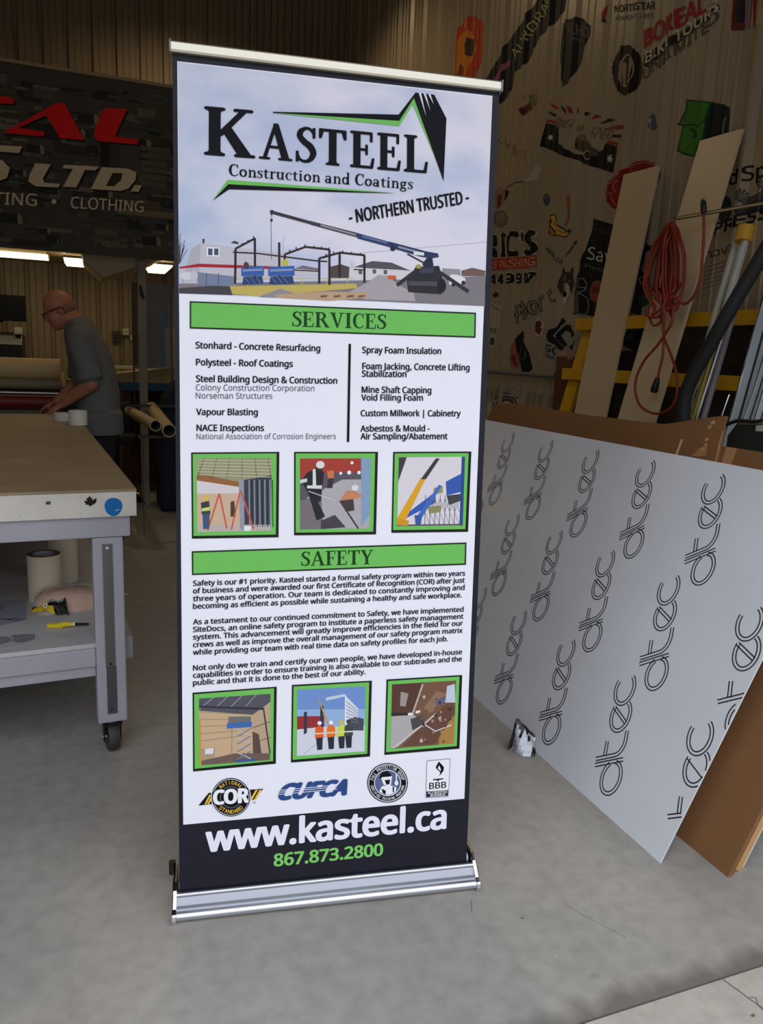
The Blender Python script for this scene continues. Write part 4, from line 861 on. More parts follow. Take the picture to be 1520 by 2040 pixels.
# ================================================================ rear of the shop: laminator, screen, bench, tubes
def mach_at(x, y, Y): return onY(x, y, Y)
lm = thing('roll_laminator', 'wide roll laminator with cream roll and red roller beyond the table', 'laminator', (-.7, 6.5, 0))
mx0, mx1 = -1.75, -.03
dkm = mat('dark_machine_paint', (40, 36, 34), .5); steel = mat('polished_rod', (200, 196, 190), .2, .95)
def roller(nm, y, zc, r, x0, x1, m, lb=None):
    b = MB(); b.lathe([(r * .3, 0), (r, 0), (r, x1 - x0), (r * .3, x1 - x0)], (x0, y, zc), (1, 0, 0), m, 32); b.build(nm, lm, smooth=40, label=lb)
roller('media_roll', 6.42, 1.228, .080, mx0 + .1, -.165, mat('cream_vinyl', (206, 178, 126), .55), 'fat cream vinyl roll')
roller('media_roll', 6.38, 1.118, .040, mx0 + .1, -.155, mat('olive_vinyl', (138, 124, 98), .6), 'thin drab vinyl roll')
roller('guide_rod', 6.32, 1.055, .012, mx0 + .1, -.10, steel, 'polished steel rod')
roller('pressure_roller', 6.36, .985, .050, mx0 + .1, -.12, mat('red_rubber', (122, 34, 26), .5), 'red rubber roller')
roller('feed_roller', 6.28, .895, .04, mx0 + .1, -.12, mat('grey_rubber', (84, 76, 74), .5), 'grey rubber roller')
b = MB(); b.box(mx0, -.02, 6.4, 6.62, .86, .93, dkm); b.box(mx0, -.02, 6.46, 6.5, 1.0, 1.1, dkm); b.build('rear_frame', lm, bevel=.005)
for x0 in (mx0, -.125):
    b = MB(); b.box(x0, x0 + .10, 6.26, 6.62, .6, 1.16, dkm); b.build('side_housing', lm, bevel=.015)
for x0 in (mx0 + .02, -.11):
    b = MB(); b.box(x0, x0 + .07, 6.34, 6.56, .0, .6, dkm); b.build('leg', lm, bevel=.006)
# monitor on its arm and the dark printer body beneath
mo = thing('monitor', 'black flat screen monitor against the far ribbed wall', 'monitor', (-.75, 8.3, 1.5))
a, c = onY(-60, 586, 8.2), onY(52, 641, 8.2); scr = mat('black_screen', (10, 10, 11), .5, spec=.2)
b = MB(); b.box(-1.02, a.x * 0 + c.x, 8.2, 8.24, c.z, 1.855, scr); b.build('screen', mo, bevel=.004)
b = MB(); b.box(-.80, -.70, 8.24, 8.28, 1.60, 1.72, scr); b.box(-.77, -.73, 8.26, 8.3, 1.51, 1.7, scr); b.box(-.88, -.62, 8.2, 8.36, 1.501, 1.512, scr); b.build('stand', mo, bevel=.003)
pr = thing('printer', 'dark plotter printer on the rear desk under the monitor', 'printer', (-.85, 8.3, .9))
b = MB(); b.prism([(-.528, y, zz) for y, zz in ((8.05, 1.02), (8.0, 1.2), (8.06, 1.4), (8.14, 1.49), (8.55, 1.50), (8.6, 1.02))], (-1.2, 0, 0), mat('black_plastic_body', (24, 23, 24), .35)); b.build('body', pr, bevel=.012)
b = MB(); b.box(-1.6, -.55, 8.0, 8.06, 1.24, 1.27, mat('grey_trim', (70, 70, 74), .4)); b.build('output_bar', pr, bevel=.003)
b = MB(); b.box(-.62, -.53, 8.0, 8.3, .30, 1.02, dkm); b.build('leg', pr, bevel=.003)
q0 = onY(28, 642, 8.1); q1 = onY(43, 653, 8.1)
b = MB(); b.box(q0.x, q1.x, 8.1, 8.16, 1.50, 1.50 + .06, mat('card_box_white', (206, 196, 180), .7)); tag(b.build('small_box', bevel=.002), 'small pale box sitting on the dark printer below the monitor', 'box')
b = MB(); b.box(-.70, .27, 8.5, 9.12, .885, .93, mat('desk_top', (70, 60, 52), .6)); 
dk_ = thing('rear_desk', 'dark desk along the far wall behind the laminator', 'desk', (-.1, 8.8, 0)); b.build('desktop', dk_, bevel=.003)
for x0 in (-.66, .20):
    b = MB(); b.box(x0, x0 + .05, 8.54, 9.1, 0, .884, dkm); b.build('side_panel', dk_)
# roller chair back showing between the man and the screen
b = MB(); b.prism([(x * 1.09, 8.6, .93 + (zz - .95) * 1.0) for x, zz in ((-.27, .95), (-.235, 1.10), (-.2, 1.16), (-.17, 1.165), (-.165, .95))], (0, .05, 0), mat('cream_case', (190, 164, 116), .6))
tag(b.build('seat_cushion', origin=(-.2, 8.62, .93)), 'rounded cream pad standing left of the man behind the rolls', 'cushion')
# a dark jacketed chair back by the man's front
dc = thing('desk_chair', 'charcoal chair back just in front of the man', 'chair', (0, 8.24, 0))
cb = MB(); cb.prism([(x * 1.075, 8.2, 1.41 + (zz - 1.41) * 1.075) for x, zz in ((-.175, .93), (-.11, 1.24), (-.06, 1.36), (.02, 1.42), (.10, 1.38), (.12, .93))], (0, .09, 0), mat('charcoal_fabric', (34, 34, 36), .9))
cb.build('backrest', dc, bevel=.02, seg=3)
b = MB(); b.box(-.16, .12, 7.95, 8.2, .55, .62, mat('charcoal_fabric', (34, 34, 36), .9)); b.box(-.04, 0, 8.15, 8.20, .6, 1.0, dkm); b.build('seat', dc, bevel=.01)
b = MB(); b.tube([(-.02, 8.08, .06), (-.02, 8.08, .56)], .02, dkm, 12); b.lathe([(0, 0), (.2, 0), (.2, .02), (.03, .06), (0, .06)], (-.02, 8.08, 0), (0, 0, 1), dkm, 20); b.build('base', dc)

# things hung on or standing by the far right part of the rear wall
ch = thing('office_chair', 'black office chair with chrome stem beside the paper tubes', 'chair', (.30, 7.46, 0))
blk = mat('black_upholstery', (18, 18, 20), .6); chr_ = mat('chair_chrome', (200, 200, 200), .15, 1)
b = MB(); b.box(.10, .44, 7.30, 7.60, .55, .64, blk); b.build('seat', ch, bevel=.035, seg=4)
b = MB(); b.box(.12, .42, 7.56, 7.61, .66, .92, blk); b.build('backrest', ch, bevel=.03, seg=4)
b = MB(); b.tube([(.29, 7.45, .12), (.29, 7.45, .56)], .016, chr_, 12); b.build('stem', ch, smooth=40)
for k in range(5):
    a = 2 * PI * k / 5 + PI + .15; b = MB(); e = Vector((.29 + .18 * math.cos(a), 7.45 + .14 * math.sin(a), .075))
    b.tube([(.29, 7.45, .12), e], [.018, .012], chr_, 10); w = b.build('leg', ch, smooth=40)
    b = MB(); b.lathe([(.01, -.02), (.03, -.02), (.03, .02), (.01, .02)], e - Vector((0, 0, .045)), (-math.sin(a), math.cos(a), 0), blk, 14); b.build('wheel', w, smooth=40)
kraft = mat('paper_tube', (196, 172, 132), .65); tubin = mat('tube_inside', (92, 88, 90), .8)
rk = thing('tube_rack', 'dark wire rack holding the paper tubes', 'rack', (.62, 6.3, 0))
b = MB(); b.box(.36, .86, 5.98, 6.02, .755, .775, dkm); b.box(.24, .86, 6.78, 6.82, .93, .95, dkm); b.tube([(.40, 6.0, .0), (.40, 6.0, .77)], .008, steel, 8); b.tube([(.84, 6.0, 0), (.84, 6.0, .77)], .008, steel, 8); b.tube([(.26, 6.8, 0), (.26, 6.8, .94)], .008, dkm, 8); b.tube([(.84, 6.8, 0), (.84, 6.8, .94)], .008, dkm, 8)
b.box(.392, .408, 5.99, 6.8, .25, .265, dkm); b.box(.832, .848, 5.99, 6.8, .25, .265, dkm); b.build('frame', rk)
def ptube(p0, p1, r, label):
    b = MB(); ax = (p1 - p0); L = ax.length
    b.lathe([(r, 0), (r, L), (r * .84, L), (r * .84, 0), (r, 0)], p0, ax, kraft, 28); i = b.mi(tubin)
    for k in range(len(b.f)):
        if 56 <= k < 84: b.m[k] = i
    tag(b.build('paper_tube', smooth=40), label, 'tube', 'open paper tubes on the rack')
ptube(onY(310, 848, 5.9), onY(258, 818, 6.95) , .042, 'left open ended paper tube nearest the man on the rack')
ptube(onY(337, 858, 5.85), onY(302, 812, 6.95), .050, 'wider open ended paper tube half hidden behind the banner edge')
bw = onY(335, 640, 8.0)
bl_ue = mat('blue_vinyl_roll', (22, 96, 142), .35); creamp = mat('cream_paper_roll', (200, 178, 134), .6)
bn = thing('rear_bench', 'bench with blue edge stacked with boards behind the steel post', 'bench', (.6, 8.3, 0))
b = MB(); b.box(.32, 1.3, 7.9, 8.75, 1.075, 1.09, mat('bench_top', (150, 132, 104), .6)); b.build('bench_top', bn)
b = MB(); b.box(.325, 1.3, 7.89, 7.9, 1.01, 1.088, mat('blue_edge', (20, 92, 130), .5)); b.build('edge_strip', bn)
for x0 in (.34, 1.2):
    b = MB(); b.box(x0, x0 + .08, 7.95, 8.7, 0, 1.074, mat('bench_leg_wood', (92, 56, 34), .7)); b.build('leg', bn)
b = MB(); b.box(.385, 1.2, 8.4, 8.44, 0.0, 1.07, mat('rust_brown_panel', (104, 62, 40), .8)); b.build('back_panel', bn)
b = MB(); b.prism([(x, 7.95, zz) for x, zz in ((.28, 1.091), (1.2, 1.091), (1.2, 1.24), (.78, 1.235), (.28, 1.165))], (0, .45, 0), mat('stacked_boards', (158, 142, 108), .7)); tag(b.build('board_stack', bevel=.003), 'sloping stack of pale boards on the rear bench', 'boards')
b = MB(); b.box(.28, .62, 8.46, 8.74, 1.2, 1.228, mat('white_shelf', (190, 180, 160), .5)); b.box(.28, .30, 8.46, 8.74, 1.0905, 1.2, mat('white_shelf', (190, 180, 160), .5)); tag(b.build('wall_shelf', bevel=.002), 'narrow white shelf above the stacked boards', 'shelf')
b = MB(); b.lathe([(.0, 0), (.048, 0), (.048, .60), (.03, .60), (.03, .5), (0, .5)], (.80, 8.62, 1.2), (0, 0, 1), bl_ue, 26); b.box(.74, .86, 8.56, 8.68, 1.0905, 1.2, dkm); tag(b.build('vinyl_roll', smooth=40), 'upright bright blue vinyl roll at the edge of the banner', 'roll')
b = MB(); b.lathe([(.0, 0), (.06, 0), (.075, .38), (0, .38)], (.83, 8.05, 1.2405), (.02, 0, 1), creamp, 26); tag(b.build('paper_roll', smooth=40), 'cream paper roll standing in front of the blue vinyl roll', 'roll')
nv = mat('navy_cover', (22, 30, 58), .8)
b = MB(); b.prism([(x, 6.9, zz) for x, zz in ((.60, 0), (.60, .75), (.66, 1.0), (.745, 1.13), (.80, 1.16), (1.1, 1.16), (1.1, 0))], (0, .5, 0), nv); tag(b.build('covered_machine', bevel=.03, seg=3), 'machine under a navy cover just left of the banner', 'cover')
gl = mat('smoked_acrylic', (60, 64, 68), .12, alpha=.55)
b = MB(); b.box(.43, .79, 7.62, 7.635, 1.23, 2.0, gl); b.box(.43, .445, 7.61, 7.64, .0, 2.0, mat('grey_trim', (70, 70, 74), .4)); b.box(.775, .79, 7.61, 7.64, 0, 2.0, mat('grey_trim', (70, 70, 74), .4)); tag(b.build('acrylic_screen'), 'tall smoked acrylic screen standing behind the steel post', 'screen')
for (x0, y0, x1, y1), nm, m, lb in (((244, 654, 257, 668), 'thermostat', (206, 196, 178), 'white square thermostat on the far wall'), ((259, 667, 265, 679), 'light_switch', (190, 178, 160), 'slim white light switch right of the thermostat'), ((224, 659, 238, 682), 'wall_box', (66, 52, 40), 'dark brown wall box left of the thermostat')):
    p, q = onY(x0, y0, 9.16), onY(x1, y1, 9.16); b = MB(); b.box(p.x, q.x, 9.13, 9.21, q.z, p.z, mat(nm, m, .5)); b.box(p.x + .02, q.x - .02, 9.124, 9.131, q.z + .03, p.z - .03, mat(nm + '_face', [c * .72 for c in m], .5)); tag(b.build(nm, bevel=.004), lb, nm.replace('_', ' '))
b = MB(); pts = [onY(x, y, 7.205) for x, y in ((277, 568), (283, 570), (284, 580), (288, 590), (286, 597), (281, 592), (278, 582))]; b.prism(pts, (0, .012, 0), mat('black_rubber_grip', (16, 16, 16), .6)); tag(b.build('hook_strap', bevel=.002), 'black curved strap hanging on the steel post', 'strap')
b = MB(); p, q = onY(287, 491, 7.11), onY(303, 505, 7.11); b.box(p.x, q.x, 7.09, 7.118, q.z, p.z, mat('label_card', (196, 172, 130), .7)); tag(b.build('beam_label'), 'small blank card fixed to the mezzanine beam', 'card')

# fluorescent fixtures under the mezzanine
warm = mat('lit_diffuser', (255, 232, 176), .5, emit=4.2); fxm = mat('fixture_metal', (150, 140, 120), .5)
def fixture(x0, x1, y0, y1, label, along):
    t = thing('fluorescent_light', label, 'ceiling light', ((x0 + x1) / 2, (y0 + y1) / 2, 2.16), 0, 'fluorescent lights under the mezzanine')
    b = MB(); b.box(x0 + .02, x1 - .02, y0 + .02, y1 - .02, 2.205, 2.259, fxm); b.build('housing', t, bevel=.003)
    b = MB()
    if along == 'x': b.prism([((x0), y, zz) for y, zz in ((y0, 2.204), (y0 + .02, 2.165), (y1 - .02, 2.165), (y1, 2.204))], (x1 - x0, 0, 0), warm)
    else: b.prism([(x, y0, zz) for x, zz in ((x0, 2.204), (x0 + .02, 2.165), (x1 - .02, 2.165), (x1, 2.204))], (0, y1 - y0, 0), warm)
    b.build('diffuser', t)
    for s in (0, 1):
        b = MB()
        if along == 'x': xx = x0 - .006 if s == 0 else x1; b.box(xx, xx + .006, y0, y1, 2.165, 2.206, fxm)
        else: yy = y0 - .006 if s == 0 else y1; b.box(x0, x1, yy, yy + .006, 2.185, 2.206, fxm)
        b.build('end_plate', t)
fixture(-1.5, -.265, 7.82, 7.98, 'long fluorescent light at the far left under the mezzanine', 'x')
fixture(-.14, .055, 7.75, 8.35, 'fluorescent light seen end on above the man', 'y')
fixture(.62, .82, 7.7, 8.4, 'fluorescent light half hidden by the banner edge', 'y')

# ================================================================ photo sign hung on the mezzanine front
SY = 7.09; sg = MB(); s0, s1 = -2.4, 1.3
zb, ztp = 2.16, onY(170, 149, SY).z
sgm = mat('sign_print_base', (58, 54, 48), .6)
sg.box(s0, s1, SY, SY + .02, zb, ztp, sgm)
rs = random.Random(21)
cols = [(82, 76, 68), (66, 62, 56), (50, 50, 44), (98, 92, 80), (54, 60, 48), (76, 66, 56), (42, 42, 38), (112, 104, 90), (64, 70, 72), (88, 74, 62)]
_sr = [0]
def srect(x, zz, w, h, c, k):
    _sr[0] += 1; y = SY - .0006 - .0002 * k - (_sr[0] % 64) * 3e-6; sg.poly([(x, y, zz), (x + w, y, zz), (x + w, y, zz + h), (x, y, zz + h)], ink(*c, .6))
for k in range(9):
    for i in range(60): 
        w = rs.uniform(.02, .20) * (1.6 if k < 3 else .7); h = rs.uniform(.010, .05) * (1.8 if k < 3 else .6); x = rs.uniform(-.9, 1.28 - w); zz = rs.uniform(zb + .01, ztp - .06 - h); srect(x, zz, w, h, rs.choice(cols), k)
for i in range(16):                               # gable ended houses in the aerial picture
    x, zz = rs.uniform(-.6, .9), rs.uniform(zb + .1, ztp - .35); w = rs.uniform(.06, .13); h = w * .6; y = SY - .0006 - .0002 * 10 - i * 4e-6
    sg.poly([(x, y, zz), (x + w, y, zz), (x + w, y, zz + h), (x, y, zz + h)], ink(40, 36, 34)); sg.poly([(x + w, y, zz), (x + w * 1.3, y, zz), (x + w * 1.3, y, zz + h * .8), (x + w * 1.15, y, zz + h * 1.1), (x + w, y, zz + h)], ink(140, 122, 98))
for k in range(6): srect(.50, 2.74 + k * .055, .2, .04, (92, 84, 74), 11)
srect(.33, 2.62, .16, .50, (78, 70, 66), 11); srect(.18, 2.85, .10, .30, (36, 34, 34), 11); srect(.26, 2.7, .07, .4, (62, 58, 56), 11); srect(.3, 2.5, .55, .05, (120, 106, 84), 11)
cv = Canvas((0, SY, 0), (0, -1, 0), sg, .0003, .003)
z = zf(0, 0, 4.34); red = ink(226, 20, 20, .5); blkk = ink(16, 14, 12); wh = ink(214, 196, 166)
def SP2(pts, m, sh=(20, 20)):
    cv.poly([(x + sh[0] / 4.34 * .8, y + sh[1] / 4.34 * .8) for x, y in z(pts)], blkk, 1); cv.poly(z(pts), m, 3)
SP2([(-160, 835), (70, 835), (125, 865), (118, 898), (-160, 890)], red)                     # foot of the T's bar
SP2([(20, 1150), (490, 890), (560, 895), (730, 1212), (520, 1195), (415, 1020), (395, 1000), (160, 1105), (390, 1140), (375, 1180)], red)
SP2([(905, 935), (1100, 945), (1000, 1160), (1010, 1185), (1200, 1205), (1190, 1250), (850, 1222), (812, 1180), (820, 1110)], red)
SP2([(-160, 1245), (195, 1268), (165, 1325), (-160, 1300)], wh, (20, 20)); SP2([(-160, 1370), (20, 1385), (85, 1455), (60, 1540), (-20, 1570), (-160, 1570)], wh, (20, 20))
SP2([(305, 1412), (440, 1422), (370, 1545), (385, 1580), (520, 1590), (505, 1622), (310, 1612), (245, 1570), (255, 1515)], wh, (20, 20))
SP2([(555, 1425), (855, 1442), (825, 1475), (735, 1470), (660, 1622), (545, 1615), (630, 1462), (540, 1455)], wh, (20, 20))
cv.poly([(x + 2.6, y + 2.6) for x, y in z([(880, 1445), (1100, 1458), (1180, 1490), (1170, 1560), (1110, 1630), (1040, 1652), (785, 1635)])], blkk, 1)
D_ = z([(880, 1445), (1100, 1458), (1180, 1490), (1170, 1560), (1110, 1630), (1040, 1652), (785, 1635)]); cv.poly(D_, wh, 3); cv.poly(z([(975, 1495), (1060, 1500), (1045, 1560), (985, 1612), (915, 1608)]), ink(52, 44, 34), 4)
SP2([(1165, 1600), (1225, 1602), (1200, 1660), (1130, 1656)], wh)
for s, a, c, cap in (('PRINTING', (-430, 1752), (318, 1782), 108), ('CLOTHING', (610, 1800), (1240, 1838), 100)):
    (p0, p1) = z([a, c]); cv.text(s, (p0[0] + 1, p0[1] + 1.2), (p1[0] + 1, p1[1] + 1.2), (p0[0] + 1.6, p0[1] + 1.2 - cap / 4.34), blkk, 1, bold=.03); cv.text(s, p0, p1, (p0[0] + .6, p0[1] - cap / 4.34), wh, 3, bold=.02)
cv.ell(z([(467, 1743)])[0], 5, 5, wh, 3)
so = sg.build('photo_sign', fix=False); tag(so, 'wide aerial photo sign with red and white lettering on the mezzanine front', 'sign')
b = MB(); a0 = onY(0, 125, SY); a1 = onY(340, 172, SY); sl = (a1.z - a0.z) / (a1.x - a0.x)
b.prism([(s0, SY - .012, ztp), (s1, SY - .012, ztp), (s1, SY - .012, ztp + .025), (s0, SY - .012, ztp + .025)], (0, .034, 0), mat('sign_top_trim', (150, 132, 98), .5)); tag(b.build('sign_trim'), 'thin beige batten along the top of the aerial photo sign', 'trim')

# warm lamps high under the roof
for x, y, i in ((-1.6, 4.6, 0), (1.2, 4.2, 1), (1.2, 7.4, 2)):
    t = thing('bay_light', ('bay light high over the rolling table', 'bay light high over the banner', 'bay light high behind the mezzanine edge')[i], 'ceiling light', (x, y, ZC - .3), 0, 'warm bay lights under the roof')
    b = MB(); b.lathe([(.05, .3), (.05, .2), (.10, .18), (.24, .02), (.25, .0), (.235, .0), (.09, .16), (.0, .17)], (x, y, ZC - .3), (0, 0, 1), fxm, 28); b.build('reflector', t, smooth=40)
    b = MB(); b.ball((x, y, ZC - .17), .06, mat('lamp_glass', (255, 214, 150), .3, emit=8), nu=16, nv=10); b.build('bulb', t, smooth=60)
    ld = bpy.data.lights.new('bay_light_beam', 'SPOT'); ld.energy = CEIL_W * (.3, .6, 2.2)[i]; ld.color = (1, .74, .42); ld.spot_size = math.radians(150); ld.spot_blend = .6; ld.shadow_soft_size = .12
    lo = bpy.data.objects.new('lamp_beam', ld); COL.objects.link(lo); lo.parent = t; lo.location = (0, 0, .02)

# ================================================================ the man bending over the laminator
MY = 6.02
man = thing('person', 'bald man in glasses and grey t-shirt bending over the roll laminator', 'person', (.10, MY, 0))
skin = mat('skin', (188, 122, 92), .55, var=.04, scale=20); shirt = mat('grey_tshirt', (112, 114, 116), .9, var=.04, scale=40, bump=.2); jean = mat('dark_trousers', (34, 36, 46), .9)
shoe = mat('black_shoe', (20, 19, 19), .5)
def cap(b, p0, p1, r0, r1, m, n=16, fy=1.0):
    p0, p1 = Vector(p0), Vector(p1); L = 8
    b.tube([p0.lerp(p1, t / L) for t in range(L + 1)], [r0 + (r1 - r0) * t / L for t in range(L + 1)], m, n)
    b.ball(p0, r0, m, nu=n, nv=10); b.ball(p1, r1, m, nu=n, nv=10)
def rotY(deg): return Matrix.Rotation(math.radians(deg), 3, 'Y')
def remesh(ob, vox, sm=6):
    r = ob.modifiers.new('fuse', 'REMESH'); r.mode = 'VOXEL'; r.voxel_size = vox; r.use_smooth_shade = True
    s = ob.modifiers.new('smooth', 'SMOOTH'); s.factor = .5; s.iterations = sm
HC = Vector((-.150, MY, 1.655)); T35 = rotY(-24)          # head leans forward towards -X
def hd(x, y, z): return HC + T35 @ Vector((x, y, z))       # x<0 is the face
b = MB()
b.ball(hd(.012, 0, .035), (.102, .078, .098), skin, T35); b.ball(hd(-.03, 0, -.045), (.070, .064, .085), skin, T35)      # cranium, face
b.ball(hd(-.052, 0, -.098), (.038, .036, .030), skin, T35)                                                               # chin
b.ball(hd(.02, 0, -.05), (.065, .060, .07), skin, T35)                                                                   # jaw
cap(b, hd(-.092, 0, .0), hd(-.112, 0, -.034), .011, .016, skin); b.ball(hd(-.104, 0, -.036), (.016, .019, .011), skin, T35)  # nose
b.ball(hd(-.088, 0, .014), (.014, .05, .012), skin, T35)                                                                 # brow
b.ball(hd(-.090, 0, -.064), (.012, .024, .007), skin, T35); b.ball(hd(-.086, 0, -.076), (.012, .022, .008), skin, T35)     # lips
for s in (-1, 1):
    b.ball(hd(.012, s * .077, -.012), (.020, .010, .033), skin, T35); b.ball(hd(.018, s * .083, -.006), (.010, .008, .024), skin, T35)
cap(b, hd(.045, 0, -.06), (-.01, MY, 1.53), .062, .070, skin)
# torso, legs and arms beneath the clothes
sp = [(.095, .93, .130, .17), (.09, 1.08, .135, .165), (.07, 1.22, .135, .175), (.04, 1.36, .13, .185), (.0, 1.48, .105, .165)]
for (x0, z0, rx0, ry0), (x1, z1, rx1, ry1) in zip(sp, sp[1:]):
    for k in range(4):
        t = k / 4; b.ball((x0 + (x1 - x0) * t, MY, z0 + (z1 - z0) * t), (rx0 + (rx1 - rx0) * t, ry0 + (ry1 - ry0) * t, .10), skin)
for s in (-1, 1):
    y = MY + s * .095; cap(b, (.115, y, .86), (.115, y, .50), .075, .055, skin); cap(b, (.115, y, .50), (.16, y, .10), .054, .040, skin); cap(b, (.175, y, .05), (.02, y - s * -.01, .04), .038, .030, skin)
armN = [(-.02, MY - .19, 1.46), (.045, MY - .235, 1.155), (-.15, MY - .11, 1.005)]
armF = [(-.02, MY + .19, 1.46), (-.03, MY + .235, 1.17), (-.19, MY + .16, 1.005)]
for a in (armN, armF):
    cap(b, a[0], a[1], .060, .050, skin); cap(b, a[1], a[2], .050, .032, skin)
def hand(b, wrist, d, up, side, curl=.5):
    """palm plus four unequal bent fingers and a thumb from the side of the palm"""
    w = Vector(wrist); d = Vector(d).normalized(); up = Vector(up); up = (up - up.dot(d) * d).normalized(); s = d.cross(up) * side
    for t in (0, .33, .66, 1): b.ball(w + d * (.012 + .07 * t), (.026, .026, .018), skin)
    for t in (-1, -.33, .33, 1): cap(b, w + d * .02 + s * (.018 * t), w + d * .082 + s * (.030 * t), .013, .011, skin, 10)
    for i, L in enumerate((.068, .078, .072, .056)):
        q = w + d * .084 + s * (.031 - .0207 * i); dr = d.copy()
        for j, f in enumerate((.45, .32, .23)):
            e = q + dr * L * f; cap(b, q, e, .0092 - .0008 * j, .0088 - .0008 * j, skin, 10); q = e; dr = (dr - up * curl * .8).normalized()
    q = w + d * .022 + s * .030; e = q + (d * .6 + s * .8 - up * .25).normalized() * .038; cap(b, q, e, .013, .011, skin, 10); f = e + (d * .92 + s * .1 - up * .4).normalized() * .032; cap(b, e, f, .0105, .009, skin, 10)
hand(b, armN[2], (-.75, .05, -.55), (-.5, -.25, .7), 1, .55)
hand(b, armF[2], (-.8, .0, -.5), (-.5, .2, .8), -1, .5)
body = b.build('body', man); remesh(body, .006, 5)
b = MB()
for (x0, z0, rx0, ry0), (x1, z1, rx1, ry1) in zip([(.10, .845, .140, .19)] + sp, sp + [(-.02, 1.555, .075, .10)]):
    for k in range(4):
        t = k / 4; b.ball((x0 + (x1 - x0) * t, MY, z0 + (z1 - z0) * t), (rx0 + (rx1 - rx0) * t + .022, ry0 + (ry1 - ry0) * t + .022, .085), shirt)
b.ball((-.015, MY, 1.535), (.09, .13, .055), shirt)
b.lathe([(.0, 0), (.172, 0), (.165, .16), (.0, .2)], (.095, MY, .79), (0, 0, 1), shirt, 30); b.lathe([(.0, 0), (.165, 0), (.165, .16), (.0, .2)], (.095, MY - .06, .79), (0, 0, 1), shirt, 30); b.lathe([(.0, 0), (.165, 0), (.165, .16), (.0, .2)], (.095, MY + .06, .79), (0, 0, 1), shirt, 30)
for a in (armN, armF):
    p = Vector(a[0]); q = p.lerp(Vector(a[1]), .78); cap(b, p, q, .090, .080, shirt)
    cap(b, p, (.0, MY, 1.50), .075, .10, shirt)
    d = (Vector(a[1]) - p).normalized(); b.lathe([(0, 0), (.084, 0), (.090, .06), (0, .06)], q - d * .02, d, shirt, 20)
sh = b.build('t_shirt', man); remesh(sh, .010, 4)
b = MB()
b.ball((.105, MY, .83), (.125, .16, .12), jean)
for s in (-1, 1):
    y = MY + s * .095; cap(b, (.115, y, .84), (.115, y, .50), .092, .080, jean); cap(b, (.115, y, .50), (.16, y, .10), .080, .068, jean)
pn = b.build('trousers', man); remesh(pn, .012, 4)
for s in (-1, 1):
    y = MY + s * .095; b = MB(); b.ball((.10, y, .055), (.15, .052, .055), shoe); b.box(-.04, .24, y - .048, y + .048, 0, .03, shoe); o = b.build('shoe', man); remesh(o, .008, 4)
# glasses and the close cropped hair behind the ears
b = MB(); gm = mat('glasses_frame', (22, 18, 18), .3)
for s in (-1, 1):
    c = hd(-.112, s * .033, -.004); uy = Vector((0, 1, 0)); uz = T35 @ Vector((0, 0, 1))
    b.tube([c + uy * (.026 * math.cos(a)) + uz * (.018 * math.sin(a)) for a in [2 * PI * k / 20 for k in range(20)]], .0032, gm, 6, closed=True)
    b.tube([hd(-.112, s * .060, .002), hd(-.098, s * .076, .006), hd(-.02, s * .087, .010), hd(.015, s * .090, .008), hd(.035, s * .086, -.010)], .0035, gm, 6)
b.tube([hd(-.112, -.008, 0), hd(-.117, 0, .003), hd(-.112, .008, 0)], .003, gm, 6)
b.build('glasses', man, smooth=40)
b = MB(); hair = mat('cropped_hair', (150, 106, 82), .9, var=.1, scale=60)
b.ball(hd(.030, 0, -.005), (.088, .079, .060), hair, T35)
hr = b.build('hair', man, smooth=60)

# ================================================================ vinyl decals stuck over the ribs of the right wall
XD = XW - .008
class Decal:
    def __init__(self): self.mb = MB(); self.c = Canvas((XD, 0, 0), (-1, 0, 0), self.mb, .0005, .0015)
    def done(self, name, label, cat='decal', conform=True):
        mb = self.mb; me = bpy.data.meshes.new('w'); me.from_pydata([tuple(v) for v in mb.v], [], mb.f); me.polygons.foreach_set('material_index', mb.m)
        bm = bmesh.new(); bm.from_mesh(me); bmesh.ops.triangulate(bm, faces=bm.faces)
        y0 = min(v.co.y for v in bm.verts); y1 = max(v.co.y for v in bm.verts)
        if conform:
            for y, h in profile_breaks(y0, y1):
                if y0 < y < y1: bmesh.ops.bisect_plane(bm, geom=bm.verts[:] + bm.edges[:] + bm.faces[:], plane_co=(0, y, 0), plane_no=(0, 1, 0), dist=1e-6)
            for v in bm.verts: v.co.x = XW - profile(v.co.y) - (XD - v.co.x)
        bm.verts.index_update(); out = MB(); out.mats = mb.mats; out.v = [v.co.copy() for v in bm.verts]; out.f = [[v.index for v in f.verts] for f in bm.faces]; out.m = [f.material_index for f in bm.faces]
        bm.free(); bpy.data.meshes.remove(me)
        o = out.build(name, fix=False); return tag(o, label, cat)
K = ink(26, 24, 24); DB = ink(30, 32, 44); WHT = ink(206, 198, 184); RED = ink(150, 44, 38); GRY = ink(104, 100, 96)
zA = zf(880, 0, 2.375); zB = zf(960, 0, 5.43); zC = zf(1240, 0, 5.43); zD = zf(960, 180, 5.43); zE = zf(1240, 180, 5.43); zG = zf(960, 420, 5.43); zH = zf(1240, 420, 5.43); zI = zf(960, 620, 5.43)
